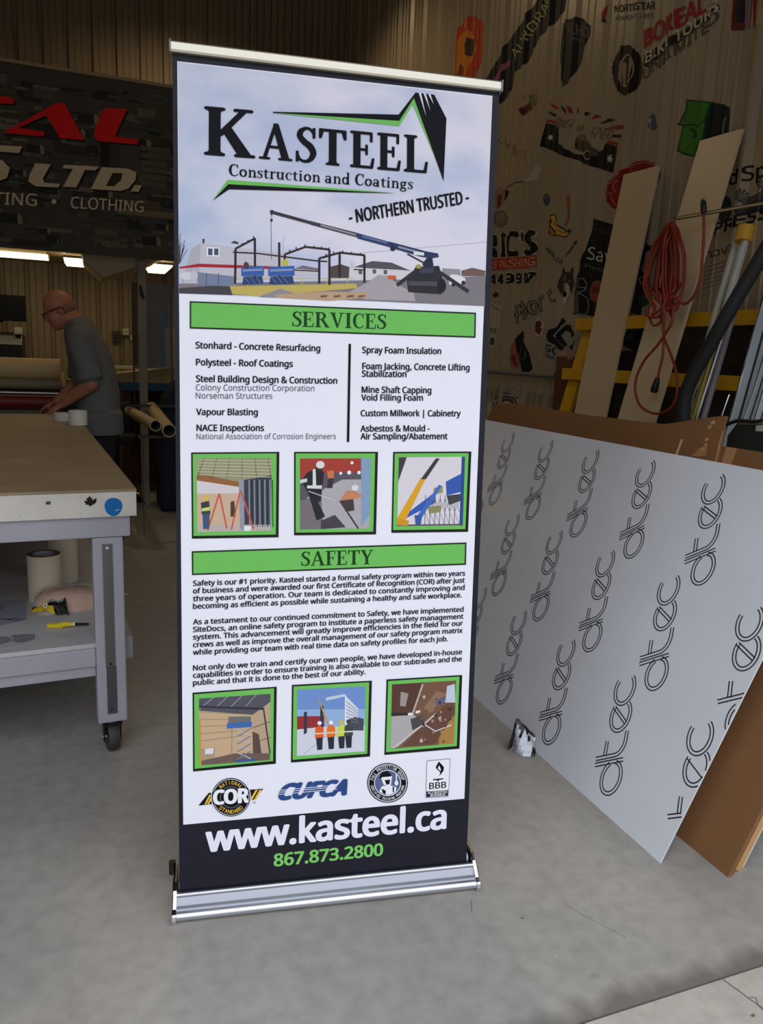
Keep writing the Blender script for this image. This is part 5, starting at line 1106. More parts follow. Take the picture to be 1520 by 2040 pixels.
def dec(name, label, *ops, conform=True):
    d = Decal()
    for op in ops:
        kind = op[0]
        if kind == 'p': d.c.poly(op[1], op[2], op[3])
        elif kind == 't': d.c.text(op[1], op[2][0], op[2][1], op[2][2], op[3], op[4], bold=op[5] if len(op) > 5 else .03, shear=op[6] if len(op) > 6 else 0)
        elif kind == 'h':            # outlined lettering: pale edge first, then the letter
            _, tx, q, m0, m1, k, bo, r_ = op
            for i in range(8):
                dx, dy = r_ * math.cos(i * PI / 4), r_ * math.sin(i * PI / 4); d.c.text(tx, *[(x + dx, y + dy) for x, y in q], m0, k, bold=bo)
            d.c.text(tx, *q, m1, k + 1, bold=bo)
        elif kind == 'l': d.c.line(op[1], op[2], op[3], op[4], op[5] if len(op) > 5 else False)
        elif kind == 'e': d.c.ell(op[1], op[2], op[3], op[4], op[5], op[6] if len(op) > 6 else 0)
    return d.done(name, label, conform=conform)
dec('flame_decal', 'orange red shield decal with a yellow streak near the banner top corner',
    ('p', zA([(62, 180), (72, 130), (98, 118), (104, 92), (150, 72), (188, 100), (200, 130), (196, 268), (165, 335), (150, 375), (58, 362), (60, 240)]), ink(190, 62, 28), 1),
    ('p', zA([(75, 185), (100, 150), (130, 140), (150, 170), (160, 230), (148, 270), (130, 300), (120, 360), (66, 350), (70, 250)]), ink(206, 128, 30), 2), ('p', zA([(104, 205), (120, 178), (150, 185), (154, 225), (140, 268), (118, 262), (106, 238)]), ink(62, 44, 26), 3),
    ('p', zA([(84, 300), (104, 318), (110, 360), (70, 352)]), ink(130, 62, 28), 3), ('l', zA([(112, 96), (108, 130)]), 2, ink(226, 180, 90), 3), ('l', zA([(152, 100), (158, 132)]), 2, ink(226, 180, 90), 3))
dec('arctic_strip_decal', 'long black diagonal strip decal reading AURORA behind the banner corner',
    ('p', zB([(610, -20), (905, -20), (885, 110), (770, 265), (620, 390), (480, 690), (340, 780), (320, 950), (190, 1160), (120, 1160), (20, 880), (300, 420)]), ink(22, 22, 36), 1),
    ('p', zB([(115, 870), (190, 740), (300, 640), (310, 690), (210, 800), (160, 875)]), ink(150, 76, 110), 2), ('t', 'AURORA', (zB([(365, 640)])[0], zB([(745, 70)])[0], zB([(300, 575)])[0]), ink(172, 176, 110), 2, .0), ('p', zB([(665, 0), (740, 0), (715, 50), (690, 40)]), ink(130, 150, 70), 2))
dec('shield_decal', 'black pointed shield decal reading VELHO right of the diagonal strip',
    ('p', zB([(900, 208), (1000, 198), (1035, 185), (1090, 200), (1120, 240), (1166, 275), (1160, 370), (1110, 490), (1060, 680), (960, 885), (905, 905), (862, 940), (852, 760), (838, 640), (850, 440), (872, 260)]), ink(28, 30, 32), 1),
    ('t', 'VELHO', (zB([(900, 350)])[0], zB([(1140, 405)])[0], zB([(900, 235)])[0]), ink(96, 92, 84), 2, .03), ('p', zB([(960, 395), (1060, 410), (1058, 445), (955, 430)]), ink(70, 72, 74), 2))
dec('north_star_decal', 'small NORTHSTAR ADVENTURES lettering with a red star at the top edge',
    ('p', zA([(768, 60), (790, 25), (785, 70), (775, 105), (760, 90), (748, 65)]), RED, 1), ('p', zA([(762, 108), (776, 80), (784, 106)]), K, 1), ('t', 'NORTHSTAR', (zA([(812, 58)])[0], zA([(1006, 42)])[0], zA([(812, 25)])[0]), ink(44, 42, 40), 1, .04), ('t', 'ADVENTURES', (zA([(815, 97)])[0], zA([(1000, 82)])[0], zA([(815, 76)])[0]), GRY, 1, .02))
tw = [(875 + 68 * (1 + .035 * (k % 2)) * math.cos(2 * PI * k / 60) - 22 * math.sin(2 * PI * k / 60) * .2, 332 + 118 * (1 + .03 * (k % 2)) * math.sin(2 * PI * k / 60)) for k in range(60)]
dec('bike_tours_decal', 'BOREAL BIKE TOURS UNLIMITED decal with a knobbly tyre and pine tree',
    ('p', zA(tw), ink(34, 24, 24), 1), ('e', zA([(874, 332)])[0], 17, 34, ink(150, 132, 108), 2, 8), ('p', zA([(866, 400), (872, 300), (852, 290), (872, 262), (884, 262), (892, 300), (880, 306), (896, 350), (884, 360), (886, 376), (872, 378), (872, 402)]), K, 3), ('p', zA([(848, 398), (850, 340), (856, 400)]), K, 3), ('p', zA([(896, 376), (912, 300), (908, 350), (900, 380)]), K, 3),
    ('p', zA([(840, 215), (900, 215), (900, 250), (842, 255)]), ink(34, 24, 24), 1),
    ('t', 'BOREAL', (zA([(950, 228)])[0], zA([(1250, 52)])[0], zA([(946, 150)])[0]), ink(158, 48, 44), 4, .06, .1),
    ('p', zA([(955, 262), (1160, 130), (1316, 22), (1318, 45), (1176, 160), (1060, 240), (975, 318), (950, 310)]), ink(40, 36, 34), 3), ('t', 'BIKE TOURS', (zA([(962, 300)])[0], zA([(1316, 52)])[0], zA([(960, 252)])[0]), ink(206, 194, 170), 4, .04, .05),
    ('t', 'UNLIMITED', (zA([(950, 378)])[0], zA([(1318, 100)])[0], zA([(946, 330)])[0]), ink(92, 82, 70), 4, .04, .1))
dec('racing_poster', 'poster with dark purple and red bars in the top right corner',
    ('p', zC([(1190, -40), (1540, -40), (1540, 260), (1440, 290), (1175, 325)]), ink(176, 150, 118), 1), ('p', zC([(1200, -40), (1330, -40), (1310, 325), (1172, 328)]), ink(100, 36, 40), 2), ('p', zC([(1235, -40), (1330, -40), (1306, 240), (1210, 240)]), ink(28, 24, 46), 3), ('p', zC([(1400, -40), (1450, -40), (1425, 290), (1405, 290)]), ink(130, 40, 44), 2), ('p', zC([(1385, -40), (1400, -40), (1372, 300), (1360, 300)]), ink(92, 32, 36), 2), ('p', zC([(1330, -40), (1380, -40), (1350, 300), (1310, 310)]), ink(120, 110, 120), 2))
dec('label_decal', 'small torn white and red label decal right of the banner corner',
    ('p', zB([(430, 1050), (580, 925), (590, 1050), (580, 1140), (440, 1255), (412, 1190), (480, 1120)]), ink(150, 136, 112), 1), ('p', zB([(414, 1182), (520, 1095), (532, 1180), (440, 1252)]), ink(120, 42, 40), 2), ('p', zB([(490, 1045), (570, 1010), (580, 1130), (530, 1170), (515, 1090)]), ink(100, 108, 72), 2), ('t', 'MAX', (zB([(448, 1235)])[0], zB([(525, 1170)])[0], zB([(432, 1190)])[0]), K, 3, .05))
star = lambda c, r: [(c[0] + (r if k % 2 == 0 else r * .45) * math.cos(PI * k / 8), c[1] + 1.25 * (r if k % 2 == 0 else r * .45) * math.sin(PI * k / 8)) for k in range(16)]
rays = [[(735, 128), (830, 190), (800, 205), (738, 160)], [(708, 240), (725, 225), (805, 265), (785, 285)], [(845, 158), (935, 238), (930, 262), (895, 250), (848, 190)], [(695, 310), (830, 345), (810, 362), (695, 335)], [(935, 180), (965, 178), (980, 245), (960, 248)], [(1018, 200), (1038, 195), (1040, 240), (1024, 245)], [(1098, 230), (1170, 240), (1120, 275), (1105, 262)], [(1200, 318), (1255, 265), (1290, 282), (1220, 325)], [(1270, 355), (1375, 300), (1450, 318), (1300, 358)], [(1310, 420), (1460, 375), (1525, 372), (1525, 412), (1330, 430)], [(1390, 478), (1500, 478), (1490, 512), (1400, 500)], [(1355, 535), (1470, 570), (1455, 600), (1345, 560)]]
rcol = [RED, K, K, RED, RED, K, K, RED, K, RED, K, RED]
dec('hot_rod_decal', 'black base hot rod decal with star emblems and red and black sunrays',
    ('p', zD([(690, 350), (820, 380), (815, 570), (880, 610), (990, 685), (1095, 700), (1190, 690), (1290, 650), (1345, 565), (1455, 610), (1410, 890), (1080, 785), (1070, 765), (820, 690), (800, 670), (645, 605)]), ink(24, 22, 26), 1),
    *[('p', zD(r), c, 1) for r, c in zip(rays, rcol)], ('p', zD(star((735, 508), 36)), WHT, 2), ('p', zD(star((1378, 738), 44)), WHT, 2),
    ('p', zD([(1000, 560), (1020, 510), (1080, 500), (1130, 545), (1190, 600), (1255, 650), (1250, 710), (1190, 720), (1060, 650), (1005, 630)]), ink(82, 74, 64), 3), ('p', zD([(1030, 490), (1060, 460), (1110, 480), (1120, 550), (1050, 540)]), ink(120, 108, 90), 4), ('e', zD([(1132, 700)])[0], 7.6, 9.6, ink(170, 164, 156), 5), ('e', zD([(1132, 700)])[0], 5.6, 7.2, K, 6), ('e', zD([(1012, 590)])[0], 2.4, 7.5, K, 5),
    ('t', "Boyz", (zD([(790, 400)])[0], zD([(1000, 390)])[0], zD([(795, 300)])[0]), ink(120, 106, 84), 5, .0, .4), ('t', 'in', (zD([(1010, 450)])[0], zD([(1100, 430)])[0], zD([(1015, 380)])[0]), ink(60, 52, 44), 5, .0, .4), ('t', 'Red', (zD([(1180, 520)])[0], zD([(1430, 520)])[0], zD([(1200, 400)])[0]), ink(132, 116, 92), 5, .0, .4))
dec('bin_decal', 'green and dark teal bin shaped decal above the longer white board',
    ('p', zE([(680, 95), (960, 125), (1090, 150), (1150, 185), (1145, 445), (1070, 700), (780, 720), (640, 690), (580, 655), (640, 385), (588, 372), (670, 215)]), ink(26, 62, 24), 1), ('p', zE([(692, 112), (945, 135), (900, 320), (840, 405), (770, 355), (690, 370), (612, 362), (690, 220)]), ink(60, 120, 30), 2), ('p', zE([(650, 392), (760, 375), (845, 412), (905, 330), (880, 520), (780, 705), (650, 668), (600, 645)]), ink(64, 124, 40), 2),
    ('p', zE([(960, 150), (1090, 168), (1145, 195), (1142, 440), (890, 525), (915, 340)]), ink(26, 36, 40), 3), ('l', zE([(1108, 290), (1085, 360), (1078, 450), (1066, 520)]), 3, ink(120, 124, 120), 4), ('l', zE([(725, 420), (765, 430), (780, 470), (760, 515)]), 5, ink(26, 60, 24), 4))
dec('tiny_blue_decal', 'tiny grey blue figure shaped decal left of the green bin decal',
    ('p', zE([(280, 290), (318, 248), (342, 275), (360, 400), (340, 425), (290, 425), (270, 380), (290, 340)]), ink(60, 84, 100), 1), ('p', zE([(285, 295), (300, 290), (305, 330), (295, 345), (300, 415), (285, 415)]), ink(160, 160, 150), 2))
dec('faded_lettering', 'faded grey ghost lettering beside the edge of the banner',
    *[('l', zD(q), 2.2, ink(128, 112, 100), 1) for q in ([(170, 480), (210, 590), (240, 500), (270, 640), (300, 540)], [(290, 560), (320, 640), (380, 540), (330, 690)], [(310, 690), (400, 660), (390, 720), (330, 690)], [(410, 660), (470, 640), (440, 700), (480, 740), (425, 735)])])
dec('red_oval_decal', 'dark red rounded decal with pale outline behind the shorter board',
    ('p', zD([(1330, 1130), (1350, 1010), (1420, 920), (1530, 860)]) + zE([(120, 770), (240, 755), (340, 790), (400, 840), (420, 900), (395, 1010), (340, 1100)]) + zD([(1470, 1285), (1400, 1270), (1350, 1210)]), ink(136, 26, 26), 1),
    ('l', zD([(1345, 1130), (1362, 1020), (1430, 930)]) + zE([(20, 850), (140, 790), (250, 775), (345, 808), (385, 850)]), 1.6, ink(190, 120, 110), 2), ('e', zD([(1448, 1040)])[0], 8.5, 13, ink(176, 100, 92), 2), ('e', zD([(1448, 1040)])[0], 5.4, 9, ink(136, 26, 26), 3), ('l', zD([(1350, 1140), (1380, 1090), (1395, 1180), (1440, 1240), (1470, 1200)]), 1.8, ink(190, 120, 110), 2))
dec('blue_oval_decal', 'little slate blue oval decal above the yellow arrow decal', ('e', zD([(690, 1180)])[0], 6.4, 12, ink(56, 66, 78), 1), ('e', zD([(690, 1160)])[0], 3, 5, ink(100, 108, 112), 2))
dec('fish_line_decal', 'pale torn streamer and thin line decal beside the banner',
    ('p', zD([(545, 830), (640, 790), (650, 840), (620, 970), (440, 990), (520, 900)]), ink(178, 166, 146), 1), ('l', zD([(440, 985), (400, 990), (270, 1040), (230, 1090)]), 1.4, ink(60, 54, 48), 2), ('p', zD([(160, 1060), (200, 1030), (225, 1070), (285, 1080), (250, 1170), (190, 1250), (150, 1290), (150, 1150)]), ink(150, 120, 104), 1), ('p', zD([(165, 1130), (215, 1120), (210, 1220), (160, 1280)]), ink(110, 44, 40), 2), ('p', zD([(250, 1080), (285, 1085), (270, 1150), (235, 1190)]), K, 2))
dec('grey_mug_decal', 'faint grey rounded decal low beside the banner above the black RICS lettering', ('e', zG([(195, 85)])[0], 14, 17, ink(112, 104, 90), 1), ('e', zG([(200, 80)])[0], 10, 12, ink(134, 124, 106), 2))
yb = ink(206, 166, 70); 
dec('yellow_arrow_decal', 'yellow curled arrow decal with an orange stroke above it',
    ('p', zG([(720, 160), (735, 95), (722, 60), (760, 30), (790, 45), (800, 100), (860, 170), (910, 215), (945, 195), (960, 215), (930, 270), (880, 290), (800, 255), (760, 270), (722, 250)]), ink(70, 48, 24), 1), ('p', zG([(735, 155), (750, 105), (735, 68), (762, 45), (785, 60), (790, 110), (850, 180), (905, 232), (935, 222), (920, 262), (880, 278), (830, 255), (775, 205)]), yb, 2), ('p', zG([(728, 175), (760, 215), (790, 245), (755, 262), (730, 245)]), ink(176, 120, 60), 2), ('l', zG([(765, 110), (800, 180), (870, 235), (930, 240)]), 1.4, ink(90, 60, 26), 3),
    ('p', zG([(905, -170), (945, -170), (940, 60), (900, 170), (885, 165), (918, 60)]), ink(156, 92, 46), 1))
def blocks(row, y0, y1, h, k, bo, r_):
    o = []
    for ch, xa, xb in row:
        f = lambda x: y0 + (y1 - y0) * x / 600
        o.append(('h', ch, (zG([(xa, f(xa))])[0], zG([(xb, f(xb))])[0], zG([(xa + 2, f(xa) - h)])[0]), WHT, K, k, bo, r_))
    return o
dec('washing_decal', "black block lettering RIC'S over a red PRESSURE WASHING bar and 44 9907",
    *blocks((('R', 20, 165), ('I', 195, 245), ('C', 258, 388), ("'", 415, 440), ('S', 455, 592)), 508, 464, 245, 1, .075, 2.0),
    ('p', zG([(-200, 545), (585, 482), (580, 606), (-200, 670)]), ink(170, 62, 44), 1), ('t', 'PRESSURE WASHING', (zG([(-180, 645)])[0], zG([(572, 592)])[0], zG([(-176, 570)])[0]), ink(206, 150, 126), 2, .04),
    *blocks((('4', 72, 145), ('4', 160, 225), ('9', 258, 338), ('9', 360, 425), ('0', 445, 485), ('7', 492, 572)), 800, 770, 105, 1, .07, 1.5))
dec('web_lettering', 'thin slanting white web address lettering above the wolf head', ('p', zG([(685, 370), (750, 420), (860, 520), (850, 585), (740, 510), (672, 415)]), ink(150, 140, 120), 1), ('t', 'www.yk.ca', (zG([(680, 425)])[0], zG([(850, 570)])[0], zG([(695, 378)])[0]), K, 2, .02))
dec('pencil_decal', 'thin olive green pencil decal pointing up right', ('p', zG([(890, 490), (1000, 330), (1022, 318), (1020, 348), (905, 495)]), ink(74, 78, 46), 1), ('p', zG([(1000, 330), (1022, 318), (1012, 345)]), K, 2))
dec('bag_decal', 'tall black bag shaped decal lettered Sa and Premium with an orange seal',
    ('p', zG([(1200, 82), (1420, 150), (1500, 420), (1330, 860), (1270, 1150), (1140, 1130), (980, 1120), (1000, 760), (1060, 600), (1130, 430), (1190, 170)]), ink(28, 28, 30), 1), ('t', 'Savour', (zG([(1135, 520)])[0], zG([(1700, 640)])[0], zG([(1150, 385)])[0]), WHT, 2, .0), ('t', 'Premium', (zG([(1120, 610)])[0], zG([(1400, 690)])[0], zG([(1128, 572)])[0]), ink(120, 116, 106), 2, 0), ('e', zG([(1245, 875)])[0], 16, 22.5, ink(176, 96, 66), 2), ('e', zG([(1245, 875)])[0], 14.5, 20.5, ink(60, 40, 34), 3), ('e', zG([(1245, 875)])[0], 13.6, 19.5, ink(150, 80, 56), 4), ('t', 'SAVE', (zG([(1180, 880)])[0], zG([(1305, 900)])[0], zG([(1180, 815)])[0]), ink(80, 30, 28), 5, .04), ('l', zG([(1195, 190), (1380, 250)]), 2.2, ink(70, 68, 60), 2))
dec('wolf_decal', 'brown and cream wolf head decal', ('p', zG([(850, 690), (862, 590), (905, 650), (945, 650), (965, 595), (990, 610), (985, 700), (1000, 800), (970, 900), (920, 960), (890, 1040), (860, 1000), (845, 920), (805, 830), (820, 740)]), ink(158, 144, 124), 1), ('p', zG([(856, 690), (868, 605), (903, 662), (945, 660), (965, 610), (984, 620), (978, 700), (992, 795), (962, 890), (935, 800), (905, 770), (880, 800), (880, 850), (850, 905), (815, 830), (828, 745)]), ink(66, 54, 46), 2),
    ('p', zG([(905, 790), (935, 820), (950, 880), (915, 950), (890, 1025), (868, 990), (880, 930), (905, 900)]), ink(196, 182, 158), 3), ('e', zG([(888, 900)])[0], 4.2, 6, ink(26, 22, 22), 4), ('e', zG([(880, 745)])[0], 2.4, 1.6, ink(150, 136, 100), 4), ('e', zG([(945, 760)])[0], 2.2, 1.6, ink(150, 136, 100), 4), ('p', zG([(880, 700), (905, 690), (900, 760), (880, 770)]), ink(110, 96, 80), 3))
dec('outline_lettering', 'outlined grey Fbort lettering below the black number row', ('h', 'Fbor', (zG([(370, 1215)])[0], zG([(670, 1060)])[0], zG([(345, 1040)])[0]), ink(36, 34, 32), ink(140, 132, 116), 1, .02, 1.3), ('h', 't', (zG([(720, 990)])[0], zG([(795, 980)])[0], zG([(690, 850)])[0]), ink(36, 34, 32), ink(140, 132, 116), 1, .02, 1.3))
dec('wine_glass_decal', 'white outlined wine glass decal over the black bag decal', *[('l', zG(q), 1.4, ink(150, 148, 140), 3, c) for q, c in (([(1015, 735), (1110, 735), (1128, 800), (1110, 860), (1060, 890), (1010, 870), (995, 800)], True), ([(1000, 810), (1060, 832), (1122, 830)], False), ([(985, 900), (1080, 895), (1140, 960), (1150, 1050), (1120, 1120), (1040, 1120), (985, 1090)], True))], ('p', zG([(990, 910), (1070, 905), (1065, 1110), (995, 1085)]), ink(90, 88, 84), 2), ('p', zG([(1010, 745), (1060, 745), (1060, 820), (1005, 800)]), ink(92, 92, 94), 2))
dec('diamond_decal', 'white diamond decal with a dark red ball', ('p', zI([(595, 60), (685, 130), (630, 305), (548, 245)]), ink(176, 164, 146), 1), ('e', zI([(608, 175)])[0], 7.2, 13.5, ink(96, 40, 32), 2), ('e', zI([(636, 172)])[0], 2.2, 4, ink(186, 150, 130), 3))
dec('arrow_logo_decal', 'big black and white angular arrow logo decal left of the yellow ladder',
    ('p', zI([(870, 65), (900, 100), (960, 140), (1005, 250), (1045, 290), (1020, 340), (980, 400), (870, 425), (785, 440), (770, 550), (675, 470), (675, 300), (690, 230), (800, 150)]), ink(150, 146, 140), 1), ('p', zI([(868, 72), (902, 110), (780, 240), (770, 270), (880, 400), (850, 428), (690, 285), (690, 240), (800, 170)]), K, 2), ('p', zI([(905, 142), (958, 150), (965, 200), (1005, 250), (955, 290), (960, 240), (905, 205), (850, 265), (920, 360), (885, 395), (790, 290), (790, 250)]), K, 3),
    ('t', 'SGC', (zI([(675, 405)])[0], zI([(790, 470)])[0], zI([(690, 335)])[0]), K, 3, .05, 0), ('t', 'NTRA', (zI([(675, 470)])[0], zI([(770, 530)])[0], zI([(682, 435)])[0]), K, 3, .04), ('p', zI([(935, 385), (1000, 335), (1030, 320), (1000, 390), (960, 415)]), K, 3))
dec('card_decal', 'tilted black rectangular decal with grey emblem above the wall rail', ('p', zI([(435, 210), (485, 370), (540, 620), (490, 665), (430, 668), (345, 310)]), ink(26, 28, 32), 1), ('l', zI([(430, 370), (400, 450), (400, 515), (440, 530), (480, 510), (485, 430)]), 1.6, ink(84, 86, 88), 2))
dec('pink_bird_decal', 'small pink and red decal peeking out behind the tilted black decal', ('p', zI([(300, 380), (345, 330), (385, 420), (400, 610), (340, 625), (300, 590), (300, 470)]), ink(160, 90, 84), 1), ('p', zI([(300, 480), (350, 470), (385, 600), (330, 560)]), ink(120, 44, 44), 2))
dec('number_poster', 'white slip with green RF and black 8 at the edge of the banner', ('p', zI([(-30, -100), (90, -95), (215, -60), (210, 20), (135, 405), (-30, 350)]), ink(178, 170, 152), 1), ('t', 'RF', (zI([(78, 235)])[0], zI([(155, 250)])[0], zI([(80, 180)])[0]), ink(48, 96, 44), 2, .05), ('t', '8', (zI([(76, 358)])[0], zI([(122, 362)])[0], zI([(84, 285)])[0]), K, 2, .05), ('t', 'indoors', (zI([(88, -55)])[0], zI([(205, 20)])[0], zI([(92, -85)])[0]), ink(84, 82, 60), 2, .02))
dec('small_leaf_decal', 'tiny dark brown leaf decal below the RICS numbers', ('p', zG([(105, 915), (140, 870), (175, 900), (165, 925), (120, 938)]), ink(62, 46, 38), 1))
dec('black_badge_decal', 'black patterned decal showing between the two leaning white boards', ('p', zH([(248, 350), (330, 380), (320, 430), (240, 470), (190, 640), (300, 720), (310, 850), (240, 1000), (220, 1130), (80, 1100), (100, 1000), (200, 480)]), ink(30, 30, 34), 1), ('l', zH([(290, 420), (250, 470), (240, 520)]), 2.2, ink(80, 70, 80), 2), ('l', zH([(205, 710), (170, 730), (200, 800)]), 2.4, ink(150, 150, 146), 2), ('e', zH([(295, 825)])[0], 4, 6, ink(130, 132, 126), 2), ('e', zH([(220, 970)])[0], 12, 14, ink(44, 70, 46), 2))
dec('dark_badge_decal', 'lower dark ragged decal between the leaning white boards', ('p', [(1252, 655), (1282, 640), (1290, 690), (1268, 702), (1240, 688), (1240, 668)], ink(30, 30, 34), 1), ('e', (1272, 640), 9, 11, ink(96, 110, 96), 2), ('p', [(1246, 668), (1256, 664), (1258, 674), (1248, 678)], ink(92, 92, 92), 2))
def wheel(c, r): return [('p', [c, (c[0] + r * math.cos(a), c[1] + 1.15 * r * math.sin(a)), (c[0] + r * math.cos(a + .3), c[1] + 1.15 * r * math.sin(a + .3))], ink(52, 54, 58), 2) for a in [2 * PI * k / 11 for k in range(11)]]
zJ = zf(960, 320, 2.714)
dec('express_poster', 'large beige EXPRESS poster with dark spoked wheels at the right edge',
    ('p', [(1392, 330), (1440, 300), (1545, 270), (1545, 540), (1384, 592), (1388, 560)], ink(168, 148, 118), 1), ('t', 'd Sport', (zJ([(1330, 135)])[0], zJ([(1700, 45)])[0], zJ([(1325, 60)])[0]), ink(30, 28, 30), 2, .04, .1),
    *wheel(zJ([(1408, 190)])[0], 11.5), *wheel(zJ([(1520, 128)])[0], 14), ('p', zJ([(1400, 215), (1530, 155), (1530, 205), (1420, 245)]), ink(84, 84, 84), 2), ('p', zJ([(1375, 262), (1440, 228), (1560, 195), (1560, 262), (1400, 298), (1385, 290)]), ink(56, 58, 64), 3), ('e', zJ([(1310, 265)])[0], 13, 27, ink(54, 56, 62), 2, 8),
    ('t', 'EXPRESS', (zJ([(1130, 440)])[0], zJ([(1560, 300)])[0], zJ([(1125, 385)])[0]), ink(34, 32, 34), 4, .06, .2), ('t', 'Removers', (zJ([(1100, 560)])[0], zJ([(1440, 470)])[0], zJ([(1100, 515)])[0]), ink(52, 48, 44), 4, .0),
    ('l', zJ([(1215, 575), (1340, 535)]), 1.2, ink(70, 64, 56), 2), *[('l', zJ([(1205 - 5 * k, 600 + 24 * k), (1310 - 6 * k, 570 + 24 * k)]), 2.2, ink(128, 114, 94), 2) for k in range(5)])
dec('slip_decal', 'pale slip with a black corner mark beside the black tube at the right edge', ('p', zH([(1370, 700), (1420, 540), (1500, 420), (1560, 440), (1560, 640)]), ink(170, 150, 120), 1), ('p', zH([(1490, 600), (1540, 580), (1540, 660), (1495, 640)]), K, 2))
# sheet with a round club emblem propped low on the wall
d = Decal(); c = d.c; Kc = (1010, 812)
c.poly(zI([(65, 1010), (240, 900), (410, 800), (420, 830), (465, 990), (400, 1300), (60, 1300)]), ink(186, 176, 160), 1)
c.line([(Kc[0] + 22 * math.cos(a), Kc[1] + 22 * math.sin(a)) for a in [PI + PI * k / 16 for k in range(17)]], 2.6, K, 2); c.line([(Kc[0] + 16 * math.cos(a), Kc[1] + 16 * math.sin(a)) for a in [PI + PI * k / 16 for k in range(17)]], 6, ink(70, 66, 74), 2)
for i, chh in enumerate('TERRITORIAL SPORTS CLUB'):
    a = PI + PI * .78 * (i + .5) / 23
    if chh != ' ':
        o = Vector((Kc[0] + 25.5 * math.cos(a), Kc[1] + 25.5 * math.sin(a))); t = Vector((-math.sin(a), math.cos(a))) * (1.0 if chh == 'I' else 2.6); u2 = Vector((math.cos(a), math.sin(a))) * 4.6
        c.text(chh, tuple(o - t / 2), tuple(o + t / 2), tuple(o - t / 2 + u2), K, 2, bold=.03, res=2)
d.done('emblem_sheet', 'white sheet with a round black club emblem above the carton top', 'sign', conform=False)

# ================================================================ boards, ladder, cord and tubes leaning on the right wall
wb = mat('white_melamine_board', (206, 184, 150), .38, var=.015, scale=3)
def board(tl, tr, blp, brp, label):
    a = onX(*tl, 2.885); c = onX(*tr, 2.885); y0, y1 = a.y, c.y; k = onY(*blp, a.y)
    sx = (a.x - k.x) / (a.z - k.z); dv = Vector((sx, 0, 1)).normalized(); bot = k - Vector((sx, 0, 1)) * k.z
    b = MB(); n = Vector((dv.z, 0, -dv.x)); L = (a - bot).length
    b.prism([Vector((bot.x, y0, 0)), Vector((bot.x, y1, 0)), Vector((bot.x, y1, 0)) + dv * (L - .01), Vector((bot.x, y0, 0)) + dv * L], n * .016, wb)
    o = b.build('leaning_board', bevel=.0015); tag(o, label, 'board', None); return o
board((1242, 348), (1312, 334), (1144, 820), (1210, 827), 'shorter white board leaning in front of the dark red rounded decal')
board((1394, 280), (1479, 261), (1231, 831), (1308, 840), 'taller white board leaning behind the coiled orange cord')
yl = mat('yellow_painted_wood', (212, 160, 26), .5, var=.06, scale=6)
ld = thing('yellow_ladder', 'yellow painted wide ladder rack leaning behind the two white boards', 'ladder', (2.35, 3.0, 0))
lx = lambda zz: 2.810 + .15 * (zz - 1.635)
def rail(y_t, z_t, y_b, w):
    b = MB(); b.prism([(lx(z_t), y_t, z_t), (lx(z_t), y_t - w, z_t), (lx(0), y_b - w, 0), (lx(0), y_b, 0)], (.03, 0, 0), yl); return b.build('rail', ld, bevel=.003)
p0, p1 = onX(1163, 650, lx(1.62)), onX(1115, 815, lx(1.17)); s_ = (p1.y - p0.y) / (p0.z - p1.z)
zt_ = 1.66; rail(p0.y - s_ * (zt_ - p0.z), zt_, p0.y + s_ * p0.z, .105)
p2, p3 = onX(1518, 610, lx(1.66)), onX(1462, 800, lx(1.25)); s2 = (p3.y - p2.y) / (p2.z - p3.z)
rail(p2.y - s2 * (1.86 - p2.z), 1.86, p2.y + s2 * p2.z, .075)
for k, (xa, ya, xb, yb2) in enumerate(((1146, 639, 1535, 641), (1119, 742, 1478, 768))):
    a = onX(xa, ya, lx(1.63 - .25 * k) - .03); c = onX(xb, yb2, lx(1.63 - .25 * k) - .03); zz = (a.z + c.z) / 2
    b = MB(); b.box(a.x, a.x + .028, min(a.y, c.y), max(a.y, c.y), zz - .034, zz + .034, yl); b.build('rung', ld, bevel=.003)
for zz in (.85, .45):
    b = MB(); b.box(lx(zz) - .018, lx(zz) - .002, 2.75, 4.6, zz - .034, zz + .034, yl); b.build('rung', ld, bevel=.003)
# dark brown sheet over the lower wall and a tall carton behind the ladder
dkb = mat('dark_brown_sheet', (48, 38, 30), .8, var=.08, scale=3)
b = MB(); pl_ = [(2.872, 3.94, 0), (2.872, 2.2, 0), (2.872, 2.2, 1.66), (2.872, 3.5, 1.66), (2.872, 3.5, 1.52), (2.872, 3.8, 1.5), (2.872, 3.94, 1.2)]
b.prism(pl_, (.022, 0, 0), dkb); tag(b.build('dark_sheet', bevel=.002), 'dark plywood sheet standing against the wall behind the ladder', 'backing')
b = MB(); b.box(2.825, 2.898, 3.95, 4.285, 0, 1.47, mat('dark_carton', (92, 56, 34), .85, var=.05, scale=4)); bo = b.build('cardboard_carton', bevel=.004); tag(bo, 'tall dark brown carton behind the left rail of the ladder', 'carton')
b = MB(); b.prism([onX(x, y, 2.8235) for x, y in ((1131, 703), (1141, 703), (1140, 716), (1130, 716))], (.0015, 0, 0), mat('carton_label', (150, 120, 92), .6)); b.build('label_sticker', bo, label='pale paper label')
ra, rb2 = onX(975, 740, 2.86), onX(1106, 750, 2.86)
b = MB(); b.tube([ra + (ra - rb2) * .5, rb2], .017, mat('grey_pipe', (104, 104, 104), .45), 12); tag(b.build('wall_rail', smooth=40), 'grey rail running along the wall below the tilted black decal', 'rail')
